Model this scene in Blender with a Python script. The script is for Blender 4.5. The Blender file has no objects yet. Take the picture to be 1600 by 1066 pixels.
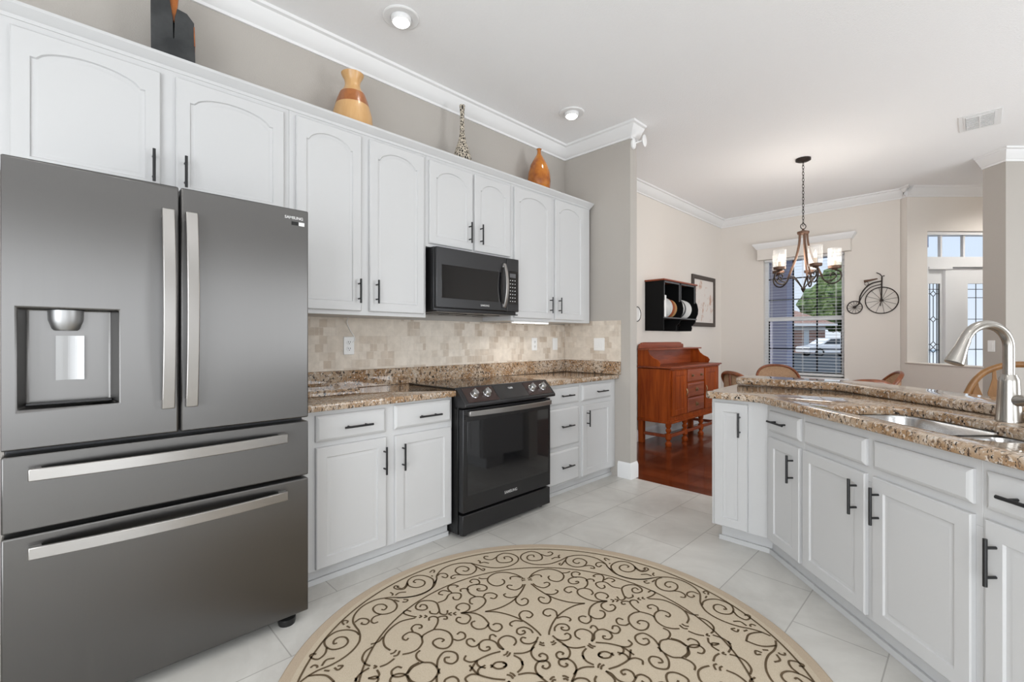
import bpy, bmesh, math, random
from math import sin, cos, pi, radians as rad, sqrt, atan2, hypot
from mathutils import Vector, Matrix
random.seed(7)
S = bpy.context.scene
COL = S.collection

# ---------------------------------------------------------------- camera, world, light, exposure
A = rad(45.2); SA, CA = sin(A), cos(A)
EYE = 1.235
CEIL = 3.11
cam = bpy.data.cameras.new('camera'); camo = bpy.data.objects.new('camera', cam); COL.objects.link(camo)
camo.location = (0, 0, EYE); camo.rotation_euler = (pi/2, 0, A)
cam.sensor_width = 36; cam.lens = 722/1600*36; cam.shift_y = -3.5/1600
cam.clip_start = .05; cam.clip_end = 400
S.camera = camo
S.view_settings.view_transform = 'Standard'; S.view_settings.look = 'None'
S.view_settings.gamma = 1; S.view_settings.use_curve_mapping = False
S.view_settings.exposure = 0.0

w = bpy.data.worlds.new('sky'); S.world = w; w.use_nodes = True
nt = w.node_tree; bg = nt.nodes['Background']
tc = nt.nodes.new('ShaderNodeTexCoord'); sx = nt.nodes.new('ShaderNodeSeparateXYZ')
cr = nt.nodes.new('ShaderNodeValToRGB'); nt.links.new(tc.outputs['Generated'], sx.inputs[0])
nt.links.new(sx.outputs['Z'], cr.inputs[0]); nt.links.new(cr.outputs[0], bg.inputs[0])
cr.color_ramp.elements[0].position = 0.0; cr.color_ramp.elements[0].color = (.80, .89, 1, 1)
cr.color_ramp.elements[1].position = .6; cr.color_ramp.elements[1].color = (.45, .68, 1, 1)
bg.inputs[1].default_value = 1.0

def lamp(name, kind, loc, rot, energy, color=(1, 1, 1), **k):
    d = bpy.data.lights.new(name, kind); d.energy = energy; d.color = color
    for a, b in k.items(): setattr(d, a, b)
    o = bpy.data.objects.new(name, d); COL.objects.link(o); o.location = loc; o.rotation_euler = rot
    return o
sun = lamp('sun', 'SUN', (0, -20, 30), (rad(48), 0, rad(-25)), 3.0, (1, .95, .88), angle=.02)
# added fill lamps in unseen openings behind the camera, standing in for daylight
lamp('fill_east', 'AREA', (3.9, -.5, 1.25), (0, rad(90), 0), 68, (.94, .972, 1), shape='RECTANGLE', size=2.2, size_y=2.6)
lamp('fill_northeast', 'AREA', (3.9, 4.5, 1.25), (0, rad(90), 0), 118, (.94, .972, 1), shape='RECTANGLE', size=2.2, size_y=2.2)
lamp('fill_south', 'AREA', (0.9, -2.3, 1.25), (rad(90), 0, 0), 152, (.94, .972, 1), shape='RECTANGLE', size=3.4, size_y=2.2)

# ---------------------------------------------------------------- helpers
def W(R, F, z=0.): return (R*CA-F*SA, R*SA+F*CA, z)
RUN = rad(90)          # things on the left wall: local x runs along the wall, local -y faces the room
DIAG = -(pi/2-A)       # things on the diagonal peninsula
FOY = A                # things on the diagonal entry wall

class MB:
    def __init__(s): s.v = []; s.f = []; s.m = []
    def add(s, vs, fs, m=0):
        o = len(s.v); s.v += [tuple(v) for v in vs]; s.f += [tuple(i+o for i in f) for f in fs]; s.m += [m]*len(fs); return s
    def box(s, x0, x1, y0, y1, z0, z1, m=0):
        return s.add([(x0,y0,z0),(x1,y0,z0),(x1,y1,z0),(x0,y1,z0),(x0,y0,z1),(x1,y0,z1),(x1,y1,z1),(x0,y1,z1)],
            [(0,3,2,1),(4,5,6,7),(0,1,5,4),(1,2,6,5),(2,3,7,6),(3,0,4,7)], m)
    def prism(s, poly, a, b, axis='z', m=0):
        def P(p, d): return {'z': (p[0],p[1],d), 'y': (p[0],d,p[1]), 'x': (d,p[0],p[1])}[axis]
        n = len(poly)
        vs = [P(p,a) for p in poly]+[P(p,b) for p in poly]
        fs = [tuple(range(n-1,-1,-1)), tuple(range(n,2*n))]+[(i,(i+1)%n,n+(i+1)%n,n+i) for i in range(n)]
        return s.add(vs, fs, m)
    def tube(s, path, r, seg=10, m=0, closed=False, cap=True, flat=1.0):
        P = [Vector(p) for p in path]; n = len(P)
        rs = r if isinstance(r, (list, tuple)) else [r]*n
        t0 = (P[1]-P[0]).normalized()
        up = Vector((0,0,1)) if abs(t0.z) < .9 else Vector((0,1,0))
        N = (up - t0*up.dot(t0)).normalized(); vs = []
        for i in range(n):
            if closed: t = (P[(i+1)%n]-P[i-1]).normalized()
            else: t = (P[min(i+1,n-1)]-P[max(i-1,0)]).normalized()
            N = (N - t*N.dot(t)); N = N.normalized() if N.length > 1e-6 else t.orthogonal().normalized()
            B = t.cross(N)
            for k in range(seg):
                a = 2*pi*k/seg
                vs.append(P[i]+N*(rs[i]*cos(a)*flat)+B*(rs[i]*sin(a)))
        fs = []
        for i in range(n if closed else n-1):
            j = (i+1) % n
            for k in range(seg):
                q = (k+1) % seg
                fs.append((i*seg+k, i*seg+q, j*seg+q, j*seg+k))
        if cap and not closed:
            fs.append(tuple(range(seg-1,-1,-1))); fs.append(tuple(range((n-1)*seg, n*seg)))
        return s.add(vs, fs, m)
    def lathe(s, prof, seg=32, c=(0,0,0), m=0, sx=1., sy=1., axis='z'):
        vs = []; n = len(prof)
        for r, z in prof:
            for k in range(seg):
                a = 2*pi*k/seg; x, y = r*cos(a)*sx, r*sin(a)*sy
                if axis == 'z': vs.append((c[0]+x, c[1]+y, c[2]+z))
                elif axis == 'y': vs.append((c[0]+x, c[1]+z, c[2]-y))
                else: vs.append((c[0]+z, c[1]+x, c[2]+y))
        fs = [(i*seg+k, i*seg+(k+1)%seg, (i+1)*seg+(k+1)%seg, (i+1)*seg+k) for i in range(n-1) for k in range(seg)]
        fs.append(tuple(range(seg-1,-1,-1))); fs.append(tuple(range((n-1)*seg, n*seg)))
        return s.add(vs, fs, m)
    def sweep(s, path, prof, closed=False, m=0):
        """path: xy points; prof: (offset to the left of travel, z)"""
        n = len(path); P = [Vector(p) for p in path]; k = len(prof); vs = []
        for i in range(n):
            a = P[i]-P[i-1] if (closed or i > 0) else P[1]-P[0]
            b = P[(i+1) % n]-P[i] if (closed or i < n-1) else P[-1]-P[-2]
            a = a.normalized(); b = b.normalized()
            na = Vector((-a.y, a.x)); nb = Vector((-b.y, b.x))
            d = (na+nb); d = d/max(d.dot(na), .15) if d.length > 1e-6 else na
            for o, z in prof: vs.append((P[i].x+d.x*o, P[i].y+d.y*o, z))
        fs = []
        for i in range(n if closed else n-1):
            j = (i+1) % n
            for q in range(k):
                r = (q+1) % k
                fs.append((i*k+q, j*k+q, j*k+r, i*k+r))
        if not closed: fs += [tuple(range(k)), tuple(range(n*k-1, (n-1)*k-1, -1))]
        return s.add(vs, fs, m)
    def xf(s, M, start=0):
        s.v[start:] = [tuple(M @ Vector(v)) for v in s.v[start:]]; return s
    def mesh(s, name, mats, smooth=30, fix=True):
        me = bpy.data.meshes.new(name); me.from_pydata(s.v, [], s.f)
        for mt in (mats if isinstance(mats, (list, tuple)) else [mats]): me.materials.append(mt)
        me.polygons.foreach_set('material_index', s.m)
        if fix:
            bm = bmesh.new(); bm.from_mesh(me); bmesh.ops.recalc_face_normals(bm, faces=bm.faces); bm.to_mesh(me); bm.free()
        if smooth:
            me.polygons.foreach_set('use_smooth', [True]*len(me.polygons)); me.set_sharp_from_angle(angle=rad(smooth))
        me.update(); return me

def bevel(o, wd, seg=2, ang=40):
    if wd:
        b = o.modifiers.new('bevel', 'BEVEL'); b.width = wd; b.segments = seg; b.limit_method = 'ANGLE'; b.angle_limit = rad(ang)
    return o
def tag(o, label=None, cat=None, group=None, kind=None):
    for k, v in (('label', label), ('category', cat), ('group', group), ('kind', kind)):
        if v: o[k] = v
    return o
def thing(name, label, cat, loc=(0,0,0), rot=0, group=None):
    o = bpy.data.objects.new(name, None); o.empty_display_size = .1; COL.objects.link(o)
    o.location = loc; o.rotation_euler = (0, 0, rot) if not isinstance(rot, tuple) else rot
    return tag(o, label, cat, group)
def part(name, mb, mat, parent, bev=0, smooth=30, label=None, seg=2):
    me = mb if isinstance(mb, bpy.types.Mesh) else mb.mesh(name, mat, smooth)
    o = bpy.data.objects.new(name, me); COL.objects.link(o); o.parent = parent
    if label: o['label'] = label
    return bevel(o, bev, seg)
def solo(name, mb, mat, label, cat, loc=(0,0,0), rot=0, group=None, bev=0, smooth=30):
    me = mb if isinstance(mb, bpy.types.Mesh) else mb.mesh(name, mat, smooth)
    o = bpy.data.objects.new(name, me); COL.objects.link(o); o.location = loc
    o.rotation_euler = (0, 0, rot) if not isinstance(rot, tuple) else rot
    tag(o, label, cat, group); return bevel(o, bev)
def struct(name, mb, mat, bev=0, loc=(0,0,0), rot=0, smooth=30, label=None):
    o = solo(name, mb, mat, label, None, loc, rot, None, bev, smooth); o['kind'] = 'structure'; return o
def copy_tree(o, parent=None):
    c = o.copy(); COL.objects.link(c)
    if parent: c.parent = parent
    for ch in list(o.children): copy_tree(ch, c)
    return c
def rpoly(pts, rads, n=6):
    """round polygon corners"""
    out = []; N = len(pts)
    for i, p in enumerate(pts):
        r = rads[i] if isinstance(rads, (list, tuple)) else rads
        if not r: out.append(p); continue
        p = Vector(p[:2]); a = Vector(pts[i-1][:2])-p; b = Vector(pts[(i+1) % N][:2])-p
        a.normalize(); b.normalize(); ang = a.angle(b); d = r/math.tan(ang/2)
        c = p+(a+b).normalized()*(r/sin(ang/2)); s0 = p+a*d; s1 = p+b*d
        a0 = atan2(s0.y-c.y, s0.x-c.x); a1 = atan2(s1.y-c.y, s1.x-c.x)
        da = (a1-a0+pi) % (2*pi)-pi
        for k in range(n+1): out.append((c.x+r*cos(a0+da*k/n), c.y+r*sin(a0+da*k/n)))
    return out
def catmull(P, n=6, closed=False):
    P = [Vector(p) for p in P]; N = len(P); out = []
    for i in range(N if closed else N-1):
        if closed: p0, p1, p2, p3 = P[i-1], P[i], P[(i+1) % N], P[(i+2) % N]
        else: p1, p2 = P[i], P[i+1]; p0 = P[i-1] if i else p1*2-p2; p3 = P[i+2] if i+2 < N else p2*2-p1
        for k in range(n):
            t = k/n
            out.append(.5*((2*p1)+(p2-p0)*t+(2*p0-5*p1+4*p2-p3)*t*t+(3*p1-p0-3*p2+p3)*t**3))
    if not closed: out.append(P[-1])
    return out
def plate_mesh(outer, holes, z0, z1, bev, mat, name):
    """solid slab with holes and rounded edges"""
    cu = bpy.data.curves.new('slab', 'CURVE'); cu.dimensions = '2D'; cu.fill_mode = 'BOTH'
    for P in [outer]+holes:
        sp = cu.splines.new('POLY'); sp.points.add(len(P)-1); sp.use_cyclic_u = True
        for q, p in zip(sp.points, P): q.co = (p[0], p[1], 0, 1)
    cu.extrude = (z1-z0)/2-bev; cu.bevel_depth = bev; cu.bevel_resolution = 2; cu.offset = -bev
    o = bpy.data.objects.new('slab', cu); COL.objects.link(o)
    bpy.context.view_layer.update()
    me = bpy.data.meshes.new_from_object(o.evaluated_get(bpy.context.evaluated_depsgraph_get()))
    bpy.data.objects.remove(o); bpy.data.curves.remove(cu)
    me.name = name
    me.transform(Matrix.Translation((0, 0, (z0+z1)/2)))
    bm = bmesh.new(); bm.from_mesh(me); bmesh.ops.remove_doubles(bm, verts=bm.verts, dist=1e-5); bmesh.ops.recalc_face_normals(bm, faces=bm.faces); bm.to_mesh(me); bm.free()
    me.materials.clear(); me.materials.append(mat)
    me.polygons.foreach_set('material_index', [0]*len(me.polygons))
    me.polygons.foreach_set('use_smooth', [True]*len(me.polygons)); me.set_sharp_from_angle(angle=rad(30))
    return me
def text_mesh(body, size, depth, mat, bold=0.0, align='CENTER'):
    cu = bpy.data.curves.new('text', 'FONT'); cu.body = body; cu.size = size; cu.extrude = depth; cu.align_x = align; cu.align_y = 'CENTER'; cu.offset = bold
    o = bpy.data.objects.new('text', cu); COL.objects.link(o); bpy.context.view_layer.update()
    me = bpy.data.meshes.new_from_object(o.evaluated_get(bpy.context.evaluated_depsgraph_get()))
    bpy.data.objects.remove(o); bpy.data.curves.remove(cu)
    me.transform(Matrix.Rotation(pi/2, 4, 'X'))      # stands upright, reads from -y
    me.materials.clear(); me.materials.append(mat); return me

# ---------------------------------------------------------------- materials
def mat(name, col, rough=.5, metal=0., emit=None, es=0., spec=.5, alpha=1, trans=0., ior=1.45, coat=0., bump=0, bscale=100, aniso=0):
    m = bpy.data.materials.new(name); m.use_nodes = True; n = m.node_tree; b = n.nodes['Principled BSDF']
    b.inputs['Base Color'].default_value = (*col, 1); b.inputs['Roughness'].default_value = rough; b.inputs['Metallic'].default_value = metal
    b.inputs['Specular IOR Level'].default_value = spec; b.inputs['IOR'].default_value = ior
    b.inputs['Transmission Weight'].default_value = trans; b.inputs['Coat Weight'].default_value = coat; b.inputs['Alpha'].default_value = alpha
    b.inputs['Anisotropic'].default_value = aniso
    if emit: b.inputs['Emission Color'].default_value = (*emit, 1); b.inputs['Emission Strength'].default_value = es
    if bump:
        t = n.nodes.new('ShaderNodeTexNoise'); t.inputs['Scale'].default_value = bscale; t.inputs['Detail'].default_value = 3
        tcn = n.nodes.new('ShaderNodeTexCoord'); n.links.new(tcn.outputs['Object'], t.inputs['Vector'])
        bp = n.nodes.new('ShaderNodeBump'); bp.inputs['Strength'].default_value = bump; bp.inputs['Distance'].default_value = .004
        n.links.new(t.outputs[0], bp.inputs['Height']); n.links.new(bp.outputs[0], b.inputs['Normal'])
    return m
def nd(m, t, **k):
    n = m.node_tree.nodes.new(t)
    for a, v in k.items():
        if a in n.inputs.keys() if hasattr(n.inputs, 'keys') else False: n.inputs[a].default_value = v
        else: setattr(n, a, v)
    return n
def lk(m, a, b): m.node_tree.links.new(a, b)
def ramp(m, src, stops, const=False):
    r = m.node_tree.nodes.new('ShaderNodeValToRGB'); e = r.color_ramp.elements
    if const: r.color_ramp.interpolation = 'CONSTANT'
    while len(e) < len(stops): e.new(.5)
    for q, (p, c) in zip(e, stops): q.position = p; q.color = (*c, 1)
    lk(m, src, r.inputs[0]); return r.outputs[0]
def mixc(m, f, a, b, mode='MIX'):
    x = m.node_tree.nodes.new('ShaderNodeMix'); x.data_type = 'RGBA'; x.blend_type = mode
    for s, v in ((0, f), (6, a), (7, b)):
        if isinstance(v, (int, float)): x.inputs[s].default_value = v
        elif isinstance(v, tuple): x.inputs[s].default_value = (*v, 1)
        else: lk(m, v, x.inputs[s])
    return x.outputs[2]
def objco(m, scale=(1,1,1), rot=(0,0,0), loc=(0,0,0), src='Object'):
    t = m.node_tree.nodes.new('ShaderNodeTexCoord'); p = m.node_tree.nodes.new('ShaderNodeMapping')
    p.inputs['Scale'].default_value = scale; p.inputs['Rotation'].default_value = rot; p.inputs['Location'].default_value = loc
    lk(m, t.outputs[src], p.inputs[0]); return p.outputs[0]
def noise(m, co, scale, detail=4, rough=.55, dist=0.):
    n = nd(m, 'ShaderNodeTexNoise', Scale=scale, Detail=detail, Roughness=rough, Distortion=dist); lk(m, co, n.inputs['Vector']); return n.outputs[0]
def bsdf(m): return m.node_tree.nodes['Principled BSDF']

M = {}
M['cab'] = mat('white_cabinet_paint', (.565, .565, .565), .38)
M['trim'] = mat('white_trim', (.80, .80, .80), .45)
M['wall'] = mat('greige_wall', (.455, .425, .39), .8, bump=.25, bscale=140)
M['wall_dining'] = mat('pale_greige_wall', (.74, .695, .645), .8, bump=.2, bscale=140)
M['ceil'] = mat('ceiling_paint', (.90, .90, .905), .9, bump=.5, bscale=90)
M['black'] = mat('black_metal', (.012, .012, .013), .35)
M['blackplastic'] = mat('black_plastic', (.01, .01, .01), .3)
M['blackglass'] = mat('black_glass', (.006, .006, .007), .05, spec=.95)
M['steel'] = mat('brushed_steel', (.55, .55, .55), .28, 1.)
M['sink'] = mat('sink_steel', (.62, .62, .62), .25, 1.)
M['nickel'] = mat('brushed_nickel', (.42, .40, .37), .27, 1.)
M['handle'] = mat('handle_steel', (.40, .385, .37), .30, 1.)
M['darkrange'] = mat('dark_range_steel', (.06, .06, .062), .36, .9)
M['plastic'] = mat('white_plastic', (.83, .83, .82), .4)
M['iron'] = mat('dark_iron', (.03, .022, .018), .45, .6)
M['rust'] = mat('worn_bronze', (.12, .068, .045), .45, .5)
M['glass'] = mat('window_glass', (1, 1, 1), .0, trans=1., ior=1.01, spec=.1)
M['shade'] = mat('clear_glass', (1, .99, .97), .02, alpha=.13, spec=.7)
M['bulb'] = mat('bulb_glow', (1, .9, .75), .5, emit=(1, .78, .5), es=3.2)
M['lens'] = mat('lamp_lens', (1, 1, 1), .5, emit=(1, .99, .96), es=6)
M['led'] = mat('led_strip', (1, 1, 1), .5, emit=(1, .98, .94), es=3)
M['white'] = mat('white_ceramic', (.8, .79, .77), .2)
M['terracotta'] = mat('terracotta_glaze', (.42, .13, .06), .25)
M['blackpaint'] = mat('black_paint', (.004, .004, .0045), .6, spec=.2)
M['grey'] = mat('grey_edge', (.10, .10, .105), .5)
M['concrete'] = mat('pale_concrete', (.75, .73, .70), .9)
M['brass'] = mat('aged_brass', (.32, .22, .12), .35, .9)
M['satin'] = mat('satin_steel', (.36, .36, .36), .42, 1.)
M['candle'] = mat('candle_sleeve', (.62, .48, .34), .6)
M['came'] = mat('lead_came', (.10, .10, .10), .4, .7)
M['carpaint'] = mat('white_car_paint', (.85, .85, .87), .2, coat=.6)
M['tyre'] = mat('tyre_rubber', (.02, .02, .02), .7)
M['carglass'] = mat('car_glass', (.03, .04, .05), .08)
M['mirror_lead'] = mat('blind_slat', (.80, .81, .83), .5)
M['grout_dark'] = mat('void_dark', (.004, .004, .004), .8)
M['silver_text'] = mat('silver_lettering', (.75, .75, .75), .3, .6)
M['white_text'] = mat('white_lettering', (.8, .8, .8), .5)

def granite():
    m = mat('granite', (.4, .3, .2), .035, spec=.5); co = objco(m)
    base = ramp(m, noise(m, co, 7, 5, .62, .8), [(.30, (.25, .135, .06)), (.45, (.34, .215, .12)), (.58, (.44, .335, .24)), (.72, (.54, .47, .40))])
    vein = objco(m, rot=(.5, .9, .7), scale=(1, 2.6, 1))
    s1 = ramp(m, noise(m, vein, 42, 4, .68), [(.385, (0,0,0)), (.43, (1,1,1))])
    s2 = ramp(m, noise(m, objco(m, loc=(3,1,2), rot=(.5, .9, .7), scale=(1, 2.2, 1)), 55, 4, .72), [(.40, (0,0,0)), (.435, (1,1,1))])
    s3 = ramp(m, noise(m, objco(m, loc=(7,5,1)), 70, 3, .62), [(.545, (0,0,0)), (.62, (1,1,1))])
    c = mixc(m, s3, base, (.60, .53, .46))
    c = mixc(m, s1, (.15, .10, .07), c); c = mixc(m, s2, (.02, .018, .017), c)
    lk(m, c, bsdf(m).inputs['Base Color']); return m
M['granite'] = granite()

def stainless():
    m = mat('dark_stainless', (.2, .2, .2), .33, 1.)
    g = noise(m, objco(m, scale=(260, 260, 1.2)), 1, 2)
    r = nd(m, 'ShaderNodeMapRange'); lk(m, g, r.inputs[0]); r.inputs[3].default_value = .28; r.inputs[4].default_value = .40
    lk(m, r.outputs[0], bsdf(m).inputs['Roughness'])
    bsdf(m).inputs['Base Color'].default_value = (.158, .154, .150, 1)
    bsdf(m).inputs['Anisotropic'].default_value = .85
    tg = nd(m, 'ShaderNodeTangent'); tg.direction_type = 'RADIAL'; tg.axis = 'Z'
    lk(m, tg.outputs[0], bsdf(m).inputs['Tangent'])
    return m
M['stainless'] = stainless()

def wood(name, dark, light, scale=1., axis=2, rough=.35, coat=.2, planks=None):
    m = mat(name, light, rough, coat=coat, spec=.25 if coat == 0 else .5)
    sc = [14*scale]*3; sc[axis] = 1.1*scale
    g = noise(m, objco(m, scale=tuple(sc)), 1.6, 5, .6, .8)
    c = ramp(m, g, [(.25, dark), (.72, light)])
    if planks:
        b = nd(m, 'ShaderNodeTexBrick'); lk(m, objco(m), b.inputs['Vector'])
        b.inputs['Scale'].default_value = 1; b.inputs['Brick Width'].default_value = 1.1; b.inputs['Row Height'].default_value = planks; b.inputs['Mortar Size'].default_value = .0015
        b.inputs['Color1'].default_value = (.6, .6, .6, 1); b.inputs['Color2'].default_value = (1.25, 1.25, 1.25, 1); b.inputs['Mortar'].default_value = (.3, .3, .3, 1)
        c = mixc(m, 1., c, b.outputs[0], 'MULTIPLY')
    lk(m, c, bsdf(m).inputs['Base Color']); return m
M['cherry'] = wood('cherry_wood', (.17, .022, .002), (.42, .085, .010), 1., 2, .5, 0.)
M['cherry_x'] = wood('cherry_wood_long', (.15, .024, .006), (.36, .08, .025), 1., 0, .4, .1)
M['floorwood'] = wood('red_wood_floor', (.075, .014, .005), (.20, .045, .014), .7, 0, .22, .3, planks=.083)
M['oak'] = wood('honey_oak', (.17, .075, .02), (.33, .16, .05), 1.2, 2)
M['chairwood'] = wood('brown_chair_wood', (.12, .035, .012), (.28, .085, .03), 1.3, 2)
M['maple'] = wood('maple_wood', (.50, .27, .10), (.62, .38, .17), 1., 2, .35)
M['sapele'] = wood('reddish_wood', (.22, .07, .02), (.38, .13, .035), 1., 2, .35)
M['tablewood'] = wood('dark_table_wood', (.04, .015, .008), (.09, .035, .018), 1., 0, .2)

def floor_tile():
    m = mat('floor_tile', (.6, .58, .55), .32, spec=.45)
    co = objco(m, rot=(0, 0, rad(90)), loc=(0, 0, 0)); br = nd(m, 'ShaderNodeTexBrick')
    # rows of 0.327 m run along world y
    co = objco(m, rot=(0, 0, rad(-90)), loc=(-.33, .738+.327*20, 0))
    lk(m, co, br.inputs['Vector']); br.offset = .5
    br.inputs['Scale'].default_value = 1; br.inputs['Brick Width'].default_value = .655; br.inputs['Row Height'].default_value = .327
    br.inputs['Mortar Size'].default_value = .0028; br.inputs['Mortar Smooth'].default_value = .3
    br.inputs['Color1'].default_value = (.60, .585, .555, 1); br.inputs['Color2'].default_value = (.655, .64, .61, 1); br.inputs['Mortar'].default_value = (.40, .385, .36, 1)
    cl = ramp(m, noise(m, objco(m), 2.4, 6, .62, .5), [(.3, (.80, .79, .77)), (.65, (1.06, 1.06, 1.05))])
    lk(m, mixc(m, 1., br.outputs[0], cl, 'MULTIPLY'), bsdf(m).inputs['Base Color']); return m
M['tile'] = floor_tile()

def travertine():
    m = mat('travertine_tile', (.6, .5, .4), .5, spec=.35)
    t = nd(m, 'ShaderNodeTexCoord'); sp = nd(m, 'ShaderNodeSeparateXYZ'); cb = nd(m, 'ShaderNodeCombineXYZ')
    lk(m, t.outputs['Object'], sp.inputs[0]); lk(m, sp.outputs['X'], cb.inputs['X']); lk(m, sp.outputs['Z'], cb.inputs['Y'])
    def bricks(w_, h_, off, c1, c2, mo, bias):
        br = nd(m, 'ShaderNodeTexBrick'); lk(m, cb.outputs[0], br.inputs['Vector']); br.offset = off
        br.inputs['Scale'].default_value = 1; br.inputs['Brick Width'].default_value = w_; br.inputs['Row Height'].default_value = h_
        br.inputs['Mortar Size'].default_value = .0014; br.inputs['Bias'].default_value = bias
        for k, v in (('Color1', c1), ('Color2', c2), ('Mortar', mo)): br.inputs[k].default_value = (*v, 1)
        return br.outputs[0]
    light, dark, gr = (.72, .65, .565), (.50, .405, .315), (.65, .585, .51)
    big = bricks(.105, .1045, .5, light, (.63, .55, .46), gr, -.1)
    small = bricks(.0525, .05225, .5, light, dark, gr, -.15)
    pick = bricks(.105, .1045, .5, (0, 0, 0), (1, 1, 1), (0, 0, 0), 0.)
    f = ramp(m, pick, [(.0, (0,0,0)), (.52, (1,1,1))], True)
    c = mixc(m, f, big, small)
    cl = ramp(m, noise(m, objco(m), 14, 5, .65, .3), [(.3, (.86, .85, .84)), (.7, (1.08, 1.08, 1.08))])
    lk(m, mixc(m, 1., c, cl, 'MULTIPLY'), bsdf(m).inputs['Base Color']); return m
M['travertine'] = travertine()

def varied(name, stops, scale, rough=.4, metal=0., stretch=(1,1,1), **k):
    m = mat(name, stops[0][1], rough, metal, **k)
    lk(m, ramp(m, noise(m, objco(m, scale=stretch), scale, 4), stops), bsdf(m).inputs['Base Color']); return m
M['amber'] = varied('amber_glaze', [(.3, (.20, .04, .004)), (.5, (.42, .13, .012)), (.7, (.52, .20, .02))], 9, .12, coat=.6)
M['charcoal'] = varied('charcoal_glaze', [(.35, (.018, .02, .021)), (.7, (.055, .057, .058))], 8, .35)
M['rustglaze'] = varied('rust_glaze', [(.35, (.18, .04, .012)), (.65, (.45, .15, .03))], 14, .35)
M['cane'] = varied('woven_cane', [(.4, (.26, .14, .075)), (.6, (.46, .30, .18))], 160, .6)
M['rugbase'] = varied('rug_tan_weave', [(.35, (.48, .40, .295)), (.65, (.58, .495, .375))], 350, .95)
M['rugedge'] = varied('rug_edge_binding', [(.35, (.43, .34, .25)), (.65, (.50, .405, .30))], 350, .95)
M['rugline'] = varied('rug_brown_yarn', [(.35, (.085, .055, .028)), (.65, (.13, .088, .046))], 350, .95)
M['grass'] = varied('shaded_lawn_asphalt', [(.4, (.035, .04, .045)), (.6, (.05, .055, .06))], 3, .9)  # dark asphalt tone with porch shade put into the colour
M['leaf'] = varied('tree_leaves', [(.35, (.035, .065, .02)), (.6, (.12, .18, .06)), (.75, (.28, .33, .13))], 2.2, .7)
M['porch'] = mat('porch_stucco', (.42, .42, .55), .8)
M['roof'] = varied('brown_shingles', [(.4, (.30, .17, .13)), (.6, (.42, .27, .22))], 6, .9)
def brickwall():
    m = mat('red_brick', (.4, .2, .15), .8); br = nd(m, 'ShaderNodeTexBrick')
    t = nd(m, 'ShaderNodeTexCoord'); sp = nd(m, 'ShaderNodeSeparateXYZ'); cb = nd(m, 'ShaderNodeCombineXYZ')
    lk(m, t.outputs['Object'], sp.inputs[0]); lk(m, sp.outputs['X'], cb.inputs['X']); lk(m, sp.outputs['Z'], cb.inputs['Y']); lk(m, cb.outputs[0], br.inputs['Vector'])
    br.inputs['Scale'].default_value = 3; br.inputs['Color1'].default_value = (.48, .23, .16, 1); br.inputs['Color2'].default_value = (.36, .16, .11, 1); br.inputs['Mortar'].default_value = (.6, .52, .46, 1)
    lk(m, br.outputs[0], bsdf(m).inputs['Base Color']); return m
M['brick'] = brickwall()
def zebra():
    m = mat('black_and_cream_weave', (.6, .55, .45), .5)
    v = nd(m, 'ShaderNodeTexVoronoi', feature='DISTANCE_TO_EDGE', Scale=1.); lk(m, objco(m, scale=(75, 75, 38)), v.inputs['Vector'])
    lk(m, ramp(m, v.outputs['Distance'], [(.0, (.60, .53, .43)), (.10, (.60, .53, .43)), (.15, (.03, .025, .02))]), bsdf(m).inputs['Base Color']); return m
M['zebra'] = zebra()
def print_mat():
    m = mat('watercolour_print', (.75, .7, .66), .6); co = objco(m)
    f = ramp(m, noise(m, co, 6.5, 3, .6, .4), [(.55, (0,0,0)), (.66, (1,1,1))])
    lk(m, mixc(m, f, (.74, .69, .65), (.56, .36, .27)), bsdf(m).inputs['Base Color']); return m
M['print'] = print_mat()

# ---------------------------------------------------------------- setting
WX = -2.885; RY = 3.60; STX = -2.15; WY = 7.565; H = CEIL
# key points of the diagonal entry
K0 = W(4.9, 5.83)[:2]; K1 = W(4.9, 5.73)[:2]; K2 = W(4.9, 4.81)[:2]; K3 = W(4.9, 4.585)[:2]; K4 = W(7.5, 4.585)[:2]; K5 = (4.0, 6.6)
def quad_wall(mb, a, b, th, z0, z1, m=0):
    """wall whose room face runs a->b, thickness to the right of travel"""
    d = (Vector(b)-Vector(a)).normalized(); n = Vector((d.y, -d.x))*th
    return mb.prism([a, b, (b[0]+n.x, b[1]+n.y), (a[0]+n.x, a[1]+n.y)], z0, z1, 'z', m)
# floors
struct('floor', MB().prism([(WX-.2, -2.6), (4.2, -2.6), (4.2, 8.6), W(8, 9)[:2], W(4.9, 9)[:2], W(4.9, 4.5)[:2], (.35, 3.66), (WX-.2, 3.66)], -.1, 0), M['tile'], label='pale stone tile kitchen floor')
struct('floor_dining', MB().prism([(WX-.2, 3.66), (.35, 3.66), W(4.9, 4.5)[:2], W(4.9, 6.2)[:2], (-.9, WY+.2), (WX-.2, WY+.2)], -.1, 0.0), M['floorwood'], label='dark reddish wood dining room floor')
struct('ceiling', MB().box(-3.2, 4.3, -2.7, 8.0, H, H+.2).prism([W(4.4, 3.5)[:2], W(9, 3.5)[:2], W(9, 6.3)[:2], W(4.4, 6.3)[:2]], H+.001, H+.2).box(-3.2, 9, -6, -2.7, 2.6, 2.8).box(4.3, 9, -2.7, 8, 2.6, 2.8), M['ceil'])  # lower outer slabs are unseen overhangs added to block the sun
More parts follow.
